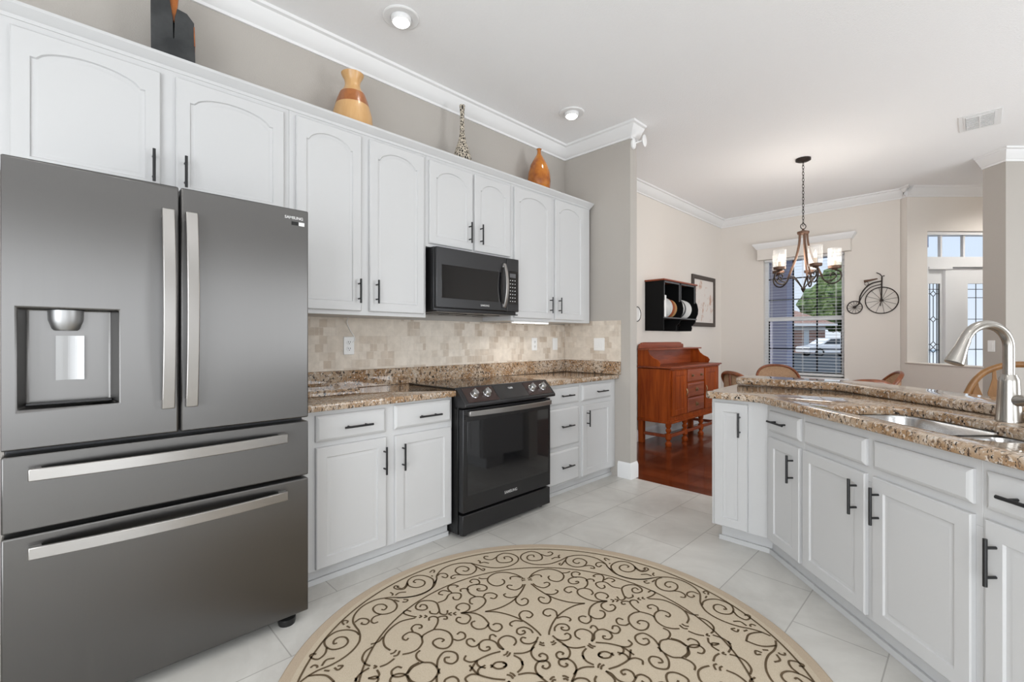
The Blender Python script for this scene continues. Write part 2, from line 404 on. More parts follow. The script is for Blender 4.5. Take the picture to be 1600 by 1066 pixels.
# walls
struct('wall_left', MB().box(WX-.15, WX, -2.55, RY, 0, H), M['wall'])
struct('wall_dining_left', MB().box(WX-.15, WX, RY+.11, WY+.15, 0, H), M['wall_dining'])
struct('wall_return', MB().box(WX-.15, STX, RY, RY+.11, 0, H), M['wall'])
wb = MB()
WXa, WXb, WZa, WZb = -2.262, -1.262, .70, 2.43
wb.box(WX, WXa, WY, WY+.15, 0, H).box(WXb, K0[0], WY, WY+.15, 0, H).box(WXa, WXb, WY, WY+.15, 0, WZa).box(WXa, WXb, WY, WY+.15, WZb, H)
struct('wall_dining_window', wb, M['wall_dining'])
sb = MB(); quad_wall(sb, K2, K1, .12, 0, .93); struct('wall_foyer_half', sb, M['wall_dining'])
struct('trim_1', MB().prism([W(4.885, 4.8)[:2], W(4.885, 5.745)[:2], W(5.035, 5.745)[:2], W(5.035, 4.8)[:2]], .93, .945), M['wall_dining'], bev=.004, label='painted cap of the foyer half wall')
struct('wall_column', MB().prism([K2, K3, W(5.25, 4.585)[:2], W(5.25, 4.81)[:2]], 0, H), M['wall'])  # darker kitchen tone dims the column; shade put into the colour
sb = MB(); quad_wall(sb, K4, W(5.25, 4.585)[:2], .2, 0, H); struct('wall_right_diagonal', sb, M['wall'])  # same darkened tone as the column, shade put into the colour
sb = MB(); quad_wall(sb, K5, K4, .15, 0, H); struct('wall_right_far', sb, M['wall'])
rb = MB(); rb.box(4.0, 4.15, -2.4, -1.85, 0, H).box(4.0, 4.15, .85, 3.35, 0, H).box(4, 4.15, 5.65, 6.6, 0, H).box(4, 4.15, -1.85, .85, 2.4, H).box(4, 4.15, 3.35, 5.65, 2.4, H)
struct('wall_right', rb, M['wall'])
rb = MB(); rb.box(WX, -.9, -2.55, -2.4, 0, H).box(2.7, 4.15, -2.55, -2.4, 0, H).box(-.9, 2.7, -2.55, -2.4, 2.4, H); struct('wall_back', rb, M['wall'])
# foyer wall with transom, sidelight and door; local x = R, local y = F
FD = 5.73
fb = MB()
fb.box(4.9, 5.15, FD, FD+.14, 0, H).box(5.15, 7.4, FD, FD+.14, 2.57, H).box(6.6, 7.4, FD, FD+.14, 0, 2.57)
struct('wall_foyer_front', fb, M['wall_dining'], rot=FOY)
struct('wall_foyer_side', MB().box(7.4, 7.55, 4.785, FD+.14, 0, H), M['wall_dining'], rot=FOY)
# the crown moulding
CP = [(0, -.115), (.012, -.115), (.016, -.10), (.03, -.092), (.05, -.06), (.074, -.034), (.078, -.022), (.096, -.016), (.1, 0), (0, 0)]
cp = [(o, H+z) for o, z in CP]
struct('trim_2', MB().sweep([(STX, RY+.11), (STX, RY), (WX, RY), (WX, -2.4)], cp), M['trim'], label='white crown moulding over the kitchen cabinets')
struct('trim_3', MB().sweep([K1, K0, (K0[0], WY), (WX, WY), (WX, RY+.112)], cp), M['trim'], label='white crown moulding round the dining room')
struct('trim_4', MB().sweep([W(7.3, FD)[:2], W(4.9, FD)[:2]], cp), M['trim'], label='white crown moulding above the front door')
struct('trim_5', MB().sweep([W(7.5, 4.585)[:2], K3, K2], cp), M['trim'], label='white crown moulding round the column')
bp = [(0, 0), (.016, 0), (.016, .115), (.010, .13), (.004, .14), (0, .14)]
struct('baseboard_return', MB().sweep([(STX, RY+.11), (STX, RY), (-2.27, RY)], bp), M['trim'])
struct('baseboard_dining_left', MB().sweep([(WX, WY), (WX, RY+.112)], bp), M['trim'])
struct('baseboard_dining_window', MB().sweep([(K0[0], WY), (WX+.02, WY)], bp), M['trim'])

# ---- dining window (frame 0.1 m back in the opening)
wf = MB(); y0, y1 = WY+.085, WY+.135
wf.box(WXa, WXa+.045, y0, y1, WZa, WZb).box(WXb-.045, WXb, y0, y1, WZa, WZb).box(WXa, WXb, y0, y1, WZb-.05, WZb).box(WXa, WXb, y0, y1, WZa, WZa+.05).box(WXa+.045, WXb-.045, y0-.01, y1, 1.495, 1.555)
wn = struct('window_1', wf, M['trim'], label='tall dining room window with dark muntins')
mu = MB()
for px in (-1.893, -1.597): mu.box(px-.008, px+.008, y0+.01, y0+.03, WZa+.05, 1.495).box(px-.008, px+.008, y0+.01, y0+.03, 1.555, WZb-.05)
for px in (WXa+.05, WXb-.05): mu.box(px-.008, px+.008, y0+.01, y0+.03, WZa+.05, 1.495)
for pz in (1.81, 1.09, 2.12, WZa+.055): mu.box(WXa+.045, WXb-.045, y0+.011, y0+.029, pz-.008, pz+.008)
o = part('muntins', mu, M['blackpaint'], wn, label='black muntin bars')
part('window_pane', MB().box(WXa+.04, WXb-.04, y0+.032, y0+.036, WZa+.04, WZb-.04), M['glass'], wn)
part('window_sill', MB().box(WXa-.05, WXb+.05, WY-.04, WY+.084, WZa-.03, WZa), M['trim'], wn, bev=.005)

# ---- blind and valance
bt = thing('window_blind', 'white slatted blind hanging in the dining room window', 'blind', (0, WY+.045, 0))
sl = MB()
z = WZa+.07; n = 0
while z < WZb-.09:
    sl.add([(WXa+.012, -.024, z-.002), (WXb-.012, -.024, z-.002), (WXb-.012, .024, z+.003), (WXa+.012, .024, z+.003),
            (WXa+.012, -.024, z), (WXb-.012, -.024, z), (WXb-.012, .024, z+.005), (WXa+.012, .024, z+.005)],
           [(0,3,2,1),(4,5,6,7),(0,1,5,4),(1,2,6,5),(2,3,7,6),(3,0,4,7)])
    z += .043; n += 1
part('slats', sl, M['mirror_lead'], bt)
part('headrail', MB().box(WXa+.01, WXb-.01, -.028, .028, WZb-.05, WZb-.005), M['trim'], bt)
part('bottom_rail', MB().box(WXa+.01, WXb-.01, -.026, .026, WZa+.02, WZa+.045), M['trim'], bt)
ld = MB()
for px in (WXa+.1, -1.76, WXb-.1):
    ld.box(px-.0015, px+.0015, -.027, -.0255, WZa+.045, WZb-.05).box(px-.0015, px+.0015, .0255, .027, WZa+.045, WZb-.05)
part('ladder_cords', ld, M['trim'], bt)
vt = thing('valance', 'cream boxed valance with white crown top above the dining window', 'valance', (0, WY, 0))
part('box', MB().box(-2.325, -1.180, -.085, -.001, 2.405, 2.60), M['wall_dining'], vt, bev=.003)
part('crown_top', MB().sweep([(-1.180, -.001), (-1.180, -.085), (-2.325, -.085), (-2.325, -.001)], [(0, 2.57), (.006, 2.565), (.016, 2.575), (.03, 2.60), (.05, 2.625), (.055, 2.645), (0, 2.645)]), M['trim'], vt)

# ---- front door, sidelight, transom (local x=R, y=F)
dj = MB(); d0, d1 = FD+.02, FD+.13
dj.box(5.151, 5.185, d0, d1, 0, 2.13).box(5.395, 5.475, d0, d1, 0, 2.13).box(6.43, 6.599, d0, d1, 0, 2.13).box(5.151, 6.599, d0, d1, 2.13, 2.255).box(5.151, 5.17, d0, d1, 2.255, 2.569).box(6.58, 6.599, d0, d1, 2.255, 2.569).box(5.17, 6.58, d0, d1, 2.53, 2.569)
dj.box(5.185, 5.475, d0-.012, d0, 2.10, 2.13)
dr = struct('door_1', dj, M['trim'], rot=FOY, label='white entry door frame with transom')
def leaded(parent, x0, x1, z0, z1, y, dia, split=()):
    part('glass_panel', MB().box(x0, x1, y, y+.008, z0, z1), M['glass'], parent)
    c = MB(); xc = (x0+x1)/2; t = .0045; w2 = (x1-x0)*.28
    segs = []
    zs = [z0]+sorted(dia)+[z1]
    for a, b in zip(zs[:-1], zs[1:]):
        a2 = a+.035 if a in dia else a; b2 = b-.035 if b in dia else b
        segs.append(((xc, a2), (xc, b2)))
    for q in dia:
        segs += [((xc-.035, q), (xc, q+.035)), ((xc, q+.035), (xc+.035, q)), ((xc+.035, q), (xc, q-.035)), ((xc, q-.035), (xc-.035, q)), ((x0, q), (xc-.035, q)), ((xc+.035, q), (x1, q))]
    segs += [((xc-w2, z0), (xc-w2, z1)), ((xc+w2, z0), (xc+w2, z1)), ((x0, z1-.07), (x1, z1-.07)), ((x0, z0+.07), (x1, z0+.07)),
             ((x0+.004, z0), (x0+.004, z1)), ((x1-.004, z0), (x1-.004, z1))]
    for p, q in segs: c.tube([(p[0], y-.003, p[1]), (q[0], y-.003, q[1])], t, 5)
    part('lead_came', c, M['came'], parent, label='dark leaded lines')
sl_ = MB(); a, b = 5.186, 5.394
sl_.box(a, 5.203, FD+.05, FD+.09, .02, 2.129).box(5.357, b, FD+.05, FD+.09, .02, 2.129).box(5.203, 5.357, FD+.05, FD+.09, 1.925, 2.129).box(5.203, 5.357, FD+.05, FD+.09, .02, .35)
sp_ = part('sidelight', sl_, M['trim'], dr, label='narrow sidelight panel with leaded glass')
leaded(sp_, 5.203, 5.357, .35, 1.925, FD+.066, [.62, 1.095, 1.165, 1.48, 1.80])
dl = MB(); a, b = 5.478, 6.426
dl.box(a, 5.70, FD+.05, FD+.09, .02, 2.125).box(6.22, b, FD+.05, FD+.09, .02, 2.125).box(5.70, 6.22, FD+.05, FD+.09, 1.925, 2.125).box(5.70, 6.22, FD+.05, FD+.09, .02, .35)
lf = part('door_leaf', dl, M['trim'], dr, label='white door with tall leaded glass lite')
leaded(lf, 5.70, 6.22, .35, 1.925, FD+.066, [.7, 1.10, 1.48, 1.75])
part('door_knob', MB().lathe([(.0, 0), (.028, -.002), (.028, -.008), (.011, -.012), (.011, -.04), (.03, -.055), (.026, -.07), (0, -.075)], 20, (6.36, FD+.05, 1.0), axis='y'), M['nickel'], lf)
tb = MB()
for q in (5.37, 5.655, 5.94, 6.225): tb.box(q-.01, q+.01, FD+.05, FD+.09, 2.256, 2.529)
part('transom_bars', tb, M['trim'], dr)
part('transom_pane', MB().box(5.171, 6.579, FD+.066, FD+.072, 2.256, 2.529), M['glass'], dr)

# ---------------------------------------------------------------- cabinets
def door_mesh(mb, x0, x1, z0, z1, arch=0, rail=.052, y=-.019, yb=-.0005):
    n = 22
    def ring(ins, yy, outer=False):
        a, b = x0+ins, x1-ins; zb = z0+ins; pts = [(a, zb), (b, zb)]
        if outer: zt = z1-ins; arc = [(b+(a-b)*k/n, zt) for k in range(n+1)]
        else:
            e = ins-rail
            zs = z1-rail-arch*.95-e; arc = []
            for k in range(n+1):
                t = -1+2*k/n; q = max(0, 1-(abs(t)/.9)**2)
                arc.append((b+(a-b)*k/n, zs+arch*(sqrt(q) if arch else 0)**1.25))
        return [(px, yy, pz) for px, pz in pts+arc]
    R = [ring(.0, yb, True), ring(.0, y+.004, True), ring(.004, y, True), ring(rail, y), ring(rail+.004, y+.007), ring(rail+.012, y+.008), ring(rail+.02, y+.0055), ring(rail+.024, y+.0055)]
    k = len(R[0]); o = len(mb.v)
    vs = [p for r in R for p in r]; fs = [tuple(range(k-1, -1, -1)), tuple((len(R)-1)*k+i for i in range(k))]
    for i in range(len(R)-1):
        for j in range(k): fs.append((i*k+j, i*k+(j+1) % k, (i+1)*k+(j+1) % k, (i+1)*k+j))
    mb.add(vs, fs); return mb
def drawer_mesh(mb, x0, x1, z0, z1, y=-.019):
    R = []
    for ins, yy in ((0, -.0005), (0, y+.009), (.004, y+.005), (.010, y+.0025), (.014, y)):
        R.append([(x0+ins, yy, z0+ins), (x1-ins, yy, z0+ins), (x1-ins, yy, z1-ins), (x0+ins, yy, z1-ins)])
    vs = [p for r in R for p in r]; fs = [(3,2,1,0), tuple(range(16, 20))]
    for i in range(4):
        for j in range(4): fs.append((i*4+j, i*4+(j+1) % 4, (i+1)*4+(j+1) % 4, (i+1)*4+j))
    return mb.add(vs, fs)
def handle_mesh(xc, zc, L, vertical, y=-.019, r=.0058, out=.032):
    mb = MB(); h = L/2; p = h*.62
    if vertical:
        mb.tube([(xc, y-out, zc-h), (xc, y-out, zc+h)], r, 10)
        for q in (-p, p): mb.tube([(xc, y+.0005, zc+q), (xc, y-out, zc+q)], r*.8, 8)
    else:
        mb.tube([(xc-h, y-out, zc), (xc+h, y-out, zc)], r, 10)
        for q in (-p, p): mb.tube([(xc+q, y+.0005, zc), (xc+q, y-out, zc)], r*.8, 8)
    return mb
def cabinet(label, loc, rot, width, depth, z0, z1, doors=(), drawers=(), fixed=(), toe=True, arch=0, name='base_cabinet', group=None, body=None, toe_in=.045):
    t = thing(name, label, 'cabinet', loc, rot, group)
    b = MB()
    if body: body(b)
    else:
        b.box(0, width, 0, depth, z0, z1)
        if toe: b.box(0, width, toe_in, depth, 0, z0).box(0, width, toe_in-.014, toe_in, 0, .028)
    part('body', b, M['cab'], t, bev=.0015)
    for d in doors:
        x0, x1, a, c, h = d[:5]
        o = part('door', door_mesh(MB(), x0, x1, a, c, arch), M['cab'], t)
        if h: part('handle', handle_mesh(h[0], h[1], h[2], True), M['black'], o, label='black bar handle')
    for d in drawers:
        x0, x1, a, c, h = d
        o = part('drawer', drawer_mesh(MB(), x0, x1, a, c), M['cab'], t)
        if h: part('handle', handle_mesh(h[0], h[1], h[2], False), M['black'], o, label='black bar handle')
    for d in fixed: part('false_front', drawer_mesh(MB(), *d), M['cab'], t)
    return t
BX = -2.306; BD = BX-WX-.002; ZB = .085; ZT = .877
y0 = .805
cabinet('white base cabinet between refrigerator and range, two drawers over two doors', (BX, y0, 0), RUN, .955, BD, ZB, ZT,
    doors=[(.917-y0, 1.300-y0, .095, .695, (1.284-y0, .572, .15)), (1.356-y0, 1.745-y0, .095, .692, (1.40-y0, .572, .15))],
    drawers=[(.917-y0, 1.298-y0, .722, .853, (1.128-y0, .783, .155)), (1.352-y0, 1.745-y0, .728, .862, (1.575-y0, .784, .155))])
y0 = 2.607
cabinet('narrow white base cabinet of three drawers right of the range', (BX, y0, 0), RUN, 3.066-y0, BD, ZB, ZT,
    drawers=[(2.645-y0, 3.045-y0, .721, .85, (2.87-y0, .788, .15)), (2.645-y0, 3.045-y0, .389, .69, (2.87-y0, .548, .15)), (2.645-y0, 3.045-y0, .100, .358, (2.87-y0, .23, .15))])
y0 = 3.067
cabinet('white base cabinet against the wall end, one drawer over one door', (BX, y0, 0), RUN, RY-.003-y0, BD, ZB, ZT,
    doors=[(3.093-y0, 3.515-y0, .100, .687, (3.150-y0, .575, .135))], drawers=[(3.093-y0, 3.515-y0, .722, .853, (3.345-y0, .786, .15))])
UX = -2.55; UD = UX-WX-.002; UZ = 2.45
y0 = -.22
cabinet('white two-door wall cabinet above the stainless refrigerator', (UX, y0, 0), RUN, .879-y0, UD, 1.86, UZ, toe=False, arch=.05, name='wall_cabinet',
    doors=[(-.115-y0, .336-y0, 1.875, 2.408, (.309-y0, 1.985, .14)), (.391-y0, .850-y0, 1.875, 2.412, (.424-y0, 1.985, .14))])
y0 = .8795
cabinet('tall white two-door wall cabinet left of the microwave', (UX, y0, 0), RUN, 1.734-y0, UD, 1.373, UZ, toe=False, arch=.055, name='wall_cabinet',
    doors=[(.911-y0, 1.277-y0, 1.397, 2.418, (1.258-y0, 1.511, .14)), (1.330-y0, 1.712-y0, 1.397, 2.418, (1.371-y0, 1.514, .14))])
y0 = 1.7345
cabinet('short white two-door wall cabinet directly above the microwave', (UX, y0, 0), RUN, 2.5195-y0, UD, 1.842, UZ, toe=False, arch=.055, name='wall_cabinet',
    doors=[(1.754-y0, 2.120-y0, 1.864, 2.412, (2.087-y0, 1.981, .145)), (2.142-y0, 2.497-y0, 1.864, 2.412, (2.192-y0, 1.983, .145))])
y0 = 2.520
cabinet('tall white two-door wall cabinet at the wall end, right of microwave', (UX, y0, 0), RUN, 3.55-y0, UD, 1.378, UZ, toe=False, arch=.055, name='wall_cabinet',
    doors=[(2.545-y0, 2.986-y0, 1.40, 2.418, (2.966-y0, 1.516, .135)), (3.037-y0, 3.446-y0, 1.40, 2.424, (3.080-y0, 1.518, .135))])
cz = [(0, 2.438), (.003, 2.438), (.006, 2.452), (.014, 2.458), (.026, 2.478), (.030, 2.482), (.030, 2.495), (0, 2.495)]
struct('trim_6', MB().sweep([(WX+.002, 3.551), (UX, 3.551), (UX, -.221)], [(o+.0006, z) for o, z in cz]), M['cab'], label='white cornice along the top of the wall cabinets')

# peninsula cabinets
PR = 1.438; PD = .44; PZ = .872; PB = .108
def pen(F): return lambda q: F-q
F0 = 2.60
def wedge(b):   # first diagonal unit, cut on the bend
    b.box(.0, F0-2.27, 0, PD, PB, PZ).box(-.046, F0-2.27, .055, .2, 0, PB).box(-.054, F0-2.27, .041, .055, 0, .028)
cabinet('narrow white peninsula cabinet at the bend, small drawer over door', W(PR, F0), DIAG, F0-2.27, PD, PB, PZ, body=wedge,
    doors=[(F0-2.563, F0-2.288, .122, .692, (F0-2.335, .575, .14))], drawers=[(F0-2.563, F0-2.288, .726, .838, (F0-2.445, .786, .14))])
F0 = 2.2695
cabinet('wide white sink cabinet with two doors in the peninsula', W(PR, F0), DIAG, F0-1.4105, PD, PB, .69, toe_in=.055,
    doors=[(F0-2.262, F0-1.862, .122, .692, (F0-1.905, .585, .145)), (F0-1.822, F0-1.431, .122, .692, (F0-1.79, .585, .145))],
    fixed=[(F0-2.253, F0-1.862, .724, .832), (F0-1.822, F0-1.431, .724, .832)],
    body=lambda b: b.box(0, F0-1.4105, 0, PD, PB, .66).box(0, F0-1.4105, 0, .018, .66, PZ).box(0, .016, .018, PD, .66, PZ).box(F0-1.4265, F0-1.4105, .018, PD, .66, PZ).box(0, F0-1.4105, .055, PD, 0, PB).box(0, F0-1.4105, .041, .055, 0, .028))
F0 = 1.41
cabinet('white peninsula cabinet right of the sink, drawer over door', W(PR, F0), DIAG, F0-.95, PD, PB, PZ, toe_in=.055,
    doors=[(F0-1.389, F0-.985, .122, .692, (F0-1.355, .578, .14))], drawers=[(F0-1.389, F0-.985, .724, .838, (F0-1.25, .782, .15))])
# end unit with the tall pantry style door, facing -y
EX = -1.143; EY = 2.86
def endbody(b):
    k = W(PR, 2.6015)
    c = W(PR+PD, 2.6015)
    b.prism([(0, 0), (k[0]-EX-.001, 0), (k[0]-EX-.001, k[1]-EY+.004), (c[0]-EX, c[1]-EY), (c[0]-EX, .55), (0, .55)], PB, PZ)
    b.prism([(.03, .075), (.318, .075), (.318, .12), (.03, .3)], 0, PB)
    b.box(.018, .304, .061, .075, 0, .028)
cabinet('white end cabinet of the peninsula with one tall narrow door', (EX, EY, 0), 0, .31, .5, PB, PZ, body=endbody,
    doors=[(.018, .208, .115, .853, (.168, .733, .14))], name='base_cabinet')

# ---------------------------------------------------------------- countertops
LX = -2.262
cp_ = rpoly([(WX+.001, .803), (LX, .803), (LX, 1.768), (-2.795, 1.768), (-2.795, 2.600), (LX, 2.600), (LX, RY-.001), (WX+.001, RY-.001)], [0, 0, .012, 0, 0, .012, .004, 0], 4)
solo('countertop', plate_mesh(cp_, [], .8775, .9145, .008, M['granite'], 'countertop'), None, 'brown speckled granite countertop around the range under the wall cabinets', 'countertop')
def cw(x, y): return (x, y)
ib = (3.455-2.03*SA)/CA     # F where the back edges meet
lipc = ((2.82-1.39*SA)/CA)
def Wy(R, y): return W(R, (y-R*SA)/CA)[:2]
outer = rpoly([(-1.172, 2.82), Wy(1.39, 2.82), W(1.39, .93)[:2], W(2.06, .93)[:2], Wy(2.06, 3.47), (-1.205, 3.47)], [.03, .10, .01, 0, 0, 0], 7)
sL = rpoly([W(1.47, 2.19)[:2], W(1.47, 1.425)[:2], W(1.80, 1.425)[:2], W(1.80, 1.72)[:2], W(1.86, 1.76)[:2], W(1.86, 2.19)[:2]], [.11, .11, .10, .02, .03, .11], 8)
solo('countertop', plate_mesh(outer, [sL], .8735, .914, .009, M['granite'], 'countertop'), None, 'brown speckled granite peninsula worktop holding the sink', 'countertop')
bar = rpoly([(-1.215, 3.42), Wy(2.0, 3.42), W(2.0, .85)[:2], W(2.28, .85)[:2], Wy(2.28, 3.70), (-1.215, 3.70)], [.05, .09, .02, .02, .18, .05], 7)
solo('bar_top', plate_mesh(bar, [], .9145, .962, .012, M['granite'], 'bar_top'), None, 'raised granite bar ledge running behind the sink', 'countertop')
kw = [(-1.17, 3.475), Wy(2.065, 3.475), W(2.065, .95)[:2], W(2.19, .95)[:2], Wy(2.19, 3.60), (-1.17, 3.60)]
struct('wall_peninsula', MB().prism(kw, 0, .9135), M['wall_dining'])
sp = MB().box(.803, RY-.003, -.002+.0, .018, .9146, 1.03)
solo('backsplash', MB().box(0, RY-.803-.004, .001, .02, .915, 1.03), M['granite'], 'low granite upstand along the back of the long counter', 'backsplash', (WX+.021, .803, 0), RUN, bev=.003)
solo('backsplash', MB().box(WX+.0205, -2.243, .001, .02, .915, 1.03), M['granite'], 'short granite upstand on the wall end beside the last cabinet', 'backsplash', (0, RY-.021, 0), 0, bev=.003)
struct('trim_7', MB().box(0, RY-.803-.009, .0, .0075, 1.0305, 1.372), M['travertine'], loc=(WX+.008, .803, 0), rot=RUN, label='tumbled travertine tile backsplash on the long wall')
struct('trim_8', MB().box(WX+.0085, -2.243, 0, .0075, 1.0305, 1.40), M['travertine'], loc=(0, RY-.008, 0), label='tumbled travertine tile on the wall end')
solo('granite_board', MB().box(.83, 1.275, 0, .22, .915, .948), M['granite'], 'granite slab board lying on the counter beside the refrigerator', 'board', (-2.545, 0, 0), RUN, bev=.004)

# sink
st = thing('sink', 'stainless double-bowl undermount sink in the peninsula worktop', 'sink', W(1.66, 1.8))
def bowl(P, depth, zt):
    mb = MB(); k = len(P); c = Vector((sum(p[0] for p in P)/k, sum(p[1] for p in P)/k))
    R = []
    for sc, dz in ((1.035, 0), (1.0, 0), (.985, -.01), (.95, -depth+.035), (.93, -depth+.012), (.86, -depth), (.2, -depth-.004)):
        R.append([(c.x+(p[0]-c.x)*sc, c.y+(p[1]-c.y)*sc, zt+dz) for p in P])
    vs = [p for r in R for p in r]; fs = [tuple((len(R)-1)*k+i for i in range(k))]
    for i in range(len(R)-1):
        for j in range(k): fs.append((i*k+j, i*k+(j+1) % k, (i+1)*k+(j+1) % k, (i+1)*k+j))
    return mb.add(vs, fs), c
def loc2(P, o): return [(p[0]-o[0], p[1]-o[1]) for p in P]
so = W(1.66, 1.8)
b1 = rpoly([W(1.468, 2.19)[:2], W(1.468, 1.745)[:2], W(1.862, 1.745)[:2], W(1.862, 2.19)[:2]], [.10, .09, .04, .10], 8)
b2 = rpoly([W(1.468, 1.705)[:2], W(1.468, 1.425)[:2], W(1.802, 1.425)[:2], W(1.802, 1.705)[:2]], [.08, .12, .11, .05], 8)
for P, dp in ((b1, .17), (b2, .14)):
    bw, c = bowl(loc2(P, so), dp, .872)
    q = part('bowl', bw, M['sink'], st, smooth=50)
    part('drain', MB().lathe([(.045, .002), (.045, .006), (.03, .006), (.026, .0)], 24, (c.x, c.y, .872-dp-.004)), M['steel'], q)
# faucet
FR, FF = 1.925, 1.79
ft = thing('faucet', 'brushed nickel gooseneck pull-down kitchen faucet behind the sink', 'faucet', W(FR, FF, .9142), DIAG)
part('base', MB().lathe([(.040, 0), (.040, .006), (.038, .012), (.033, .10), (.031, .155), (.030, .165), (.0245, .178), (.0235, .182), (0, .182)], 32), M['nickel'], ft)
path = [(0, 0, .18), (0, 0, .292)]+[(0, -.088+.088*cos(a), .287+.088*sin(a)) for a in [pi*k/18 for k in range(1, 17)]]
part('spout', MB().tube(path, .0175, 18), M['nickel'], ft, smooth=60)
e = Vector(path[-1]); d = (e-Vector(path[-2])).normalized()
part('spray_head', MB().tube([e-d*.004, e+d*.004, e+d*.03, e+d*.085, e+d*.10, e+d*.102], [.0175, .0195, .0205, .029, .030, .022], 24), M['nickel'], ft)
part('lever', MB().tube([(.028, 0, .085), (.045, 0, .087), (.06, .0, .09), (.10, -.004, .10), (.15, -.008, .115)], [.022, .022, .016, .012, .009], 14), M['nickel'], ft)

# ---------------------------------------------------------------- refrigerator (local x = world y, local -y = +x)
rx = -2.063
fr = thing('refrigerator', 'dark stainless four-door refrigerator at the left with water dispenser', 'refrigerator', (rx, 0, 0), RUN)
L0, L1, G0, G1, R1 = -.112, .793, .327, .334, .793
part('body', MB().box(L0+.004, R1-.004, .062, .80, .05, 1.775), M['darkrange'], fr, bev=.004)
def slab_door(x0, x1, z0, z1, hole=None):
    mb = MB()
    if not hole: return mb.box(x0, x1, 0, .06, z0, z1)
    hx0, hx1, hz0, hz1, dp = hole
    o = [(x0, 0, z0), (x1, 0, z0), (x1, 0, z1), (x0, 0, z1)]; i = [(hx0, 0, hz0), (hx1, 0, hz0), (hx1, 0, hz1), (hx0, 0, hz1)]
    e = .02
    j = [(hx0+e, dp, hz0+e*.4), (hx1-e, dp, hz0+e*.4), (hx1-e, dp, hz1), (hx0+e, dp, hz1)]
    bk = [(a, .06, c) for a, _, c in o]
    f = [(k, (k+1) % 4, 4+(k+1) % 4, 4+k) for k in range(4)]+[(4+k, 4+(k+1) % 4, 8+(k+1) % 4, 8+k) for k in range(4)]+[(8, 9, 10, 11)]
    f += [(k, 12+k, 12+(k+1) % 4, (k+1) % 4) for k in range(4)]+[(15, 14, 13, 12)]
    return mb.add(o+i+j+bk, f)
dz0, dz1 = .893, 1.792
d1_ = part('door', slab_door(L0, G0, dz0, dz1, (-.079, .161, 1.016, 1.33, .055)), M['stainless'], fr, bev=.005, label='left door with dispenser')
d2_ = part('door', slab_door(G1, R1, dz0, dz1), M['stainless'], fr, bev=.005)
w1_ = part('drawer', slab_door(L0, R1, .642, .876), M['stainless'], fr, bev=.005)
w2_ = part('drawer', slab_door(L0, R1, .05, .628), M['stainless'], fr, bev=.005)
def flat_handle(p0, p1, horizontal, wd=.019, bow=.03, out=.032):
    mb = MB(); n = 16
    pts = []
    for k in range(n+1):
        t = k/n; y = -out-bow*4*t*(1-t)
        pts.append((p0[0]+(p1[0]-p0[0])*t, y, p0[1]+(p1[1]-p0[1])*t))
    vs = []
    for x, y, z in pts:
        if horizontal: vs += [(x, y, z-wd), (x, y, z+wd), (x, y+.012, z+wd), (x, y+.012, z-wd)]
        else: vs += [(x-wd, y, z), (x+wd, y, z), (x+wd, y+.012, z), (x-wd, y+.012, z)]
    fs = [(4*i+a, 4*i+(a+1) % 4, 4*i+4+(a+1) % 4, 4*i+4+a) for i in range(n) for a in range(4)]+[(3,2,1,0), tuple(range(4*n, 4*n+4))]
    mb.add(vs, fs)
    for (x, y, z) in (pts[0], pts[-1]):
        sg = 1 if (x, z) == (pts[0][0], pts[0][2]) else -1
        if horizontal: a, b = sorted((x, x+sg*.03)); mb.box(a, b, y+.008, .001, z-wd*.9, z+wd*.9)
        else: a, b = sorted((z, z+sg*.03)); mb.box(x-wd*.9, x+wd*.9, y+.008, .001, a, b)
    return mb
part('handle', flat_handle((.292, .985), (.292, 1.700), False), M['handle'], d1_, bev=.003, label='flat bowed steel handle')
part('handle', flat_handle((.362, .985), (.362, 1.700), False), M['handle'], d2_, bev=.003, label='flat bowed steel handle')
part('handle', flat_handle((-.055, .818), (.698, .818), True), M['handle'], w1_, bev=.003, label='long flat bowed steel handle')
part('handle', flat_handle((-.055, .578), (.698, .578), True), M['handle'], w2_, bev=.003, label='long flat bowed steel handle')
dp_ = part('dispenser', MB().lathe([(.0, 1.262), (.028, 1.262), (.034, 1.268), (.043, 1.296), (.044, 1.328), (0, 1.328)], 32, (.03, .052, 0), sy=.8), M['satin'], d1_, label='chrome dispenser nozzle housing')
pd_ = MB(); n_ = 12
for k in range(n_):
    x_ = [.006+.068*(k+q)/n_ for q in (0, 1)]; y_ = [.046+.007*sin(pi*(k+q)/n_) for q in (0, 1)]
    pd_.add([(x_[0], y_[0], 1.10), (x_[1], y_[1], 1.10), (x_[1], y_[1], 1.245), (x_[0], y_[0], 1.245), (x_[0], .0545, 1.10), (x_[1], .0545, 1.10), (x_[1], .0545, 1.245), (x_[0], .0545, 1.245)], [(0,1,2,3),(7,6,5,4),(0,4,5,1),(3,2,6,7)]+([(0,3,7,4)] if k == 0 else [])+([(1,5,6,2)] if k == n_-1 else []))
part('paddle', pd_, M['satin'], dp_, smooth=50, label='bright curved dispenser paddle')
part('drip_edge', MB().box(-.06, .142, .018, .05, 1.026, 1.032), M['black'], dp_, bev=.001)
lm = text_mesh('SAMSUNG', .0165, .0006, M['silver_text'], .0003); lm.transform(Matrix.Translation((.732, -.0012, 1.752)))
part('logo', lm, None, d2_, label='silver lettering')
part('energy_sticker', MB().box(.752, .775, -.0012, .0, 1.722, 1.737), M['white_text'], d2_, label='small white sticker')
part('sticker', MB().box(.722, .75, -.0012, .0, 1.722, 1.737), M['blackplastic'], d2_, label='small black sticker')
for q in (-.03, .72):
    part('foot', MB().lathe([(.033, 0), (.036, .012), (.036, .028), (.024, .036), (.018, .05)], 16, (q, .05, 0)), M['blackplastic'], fr)

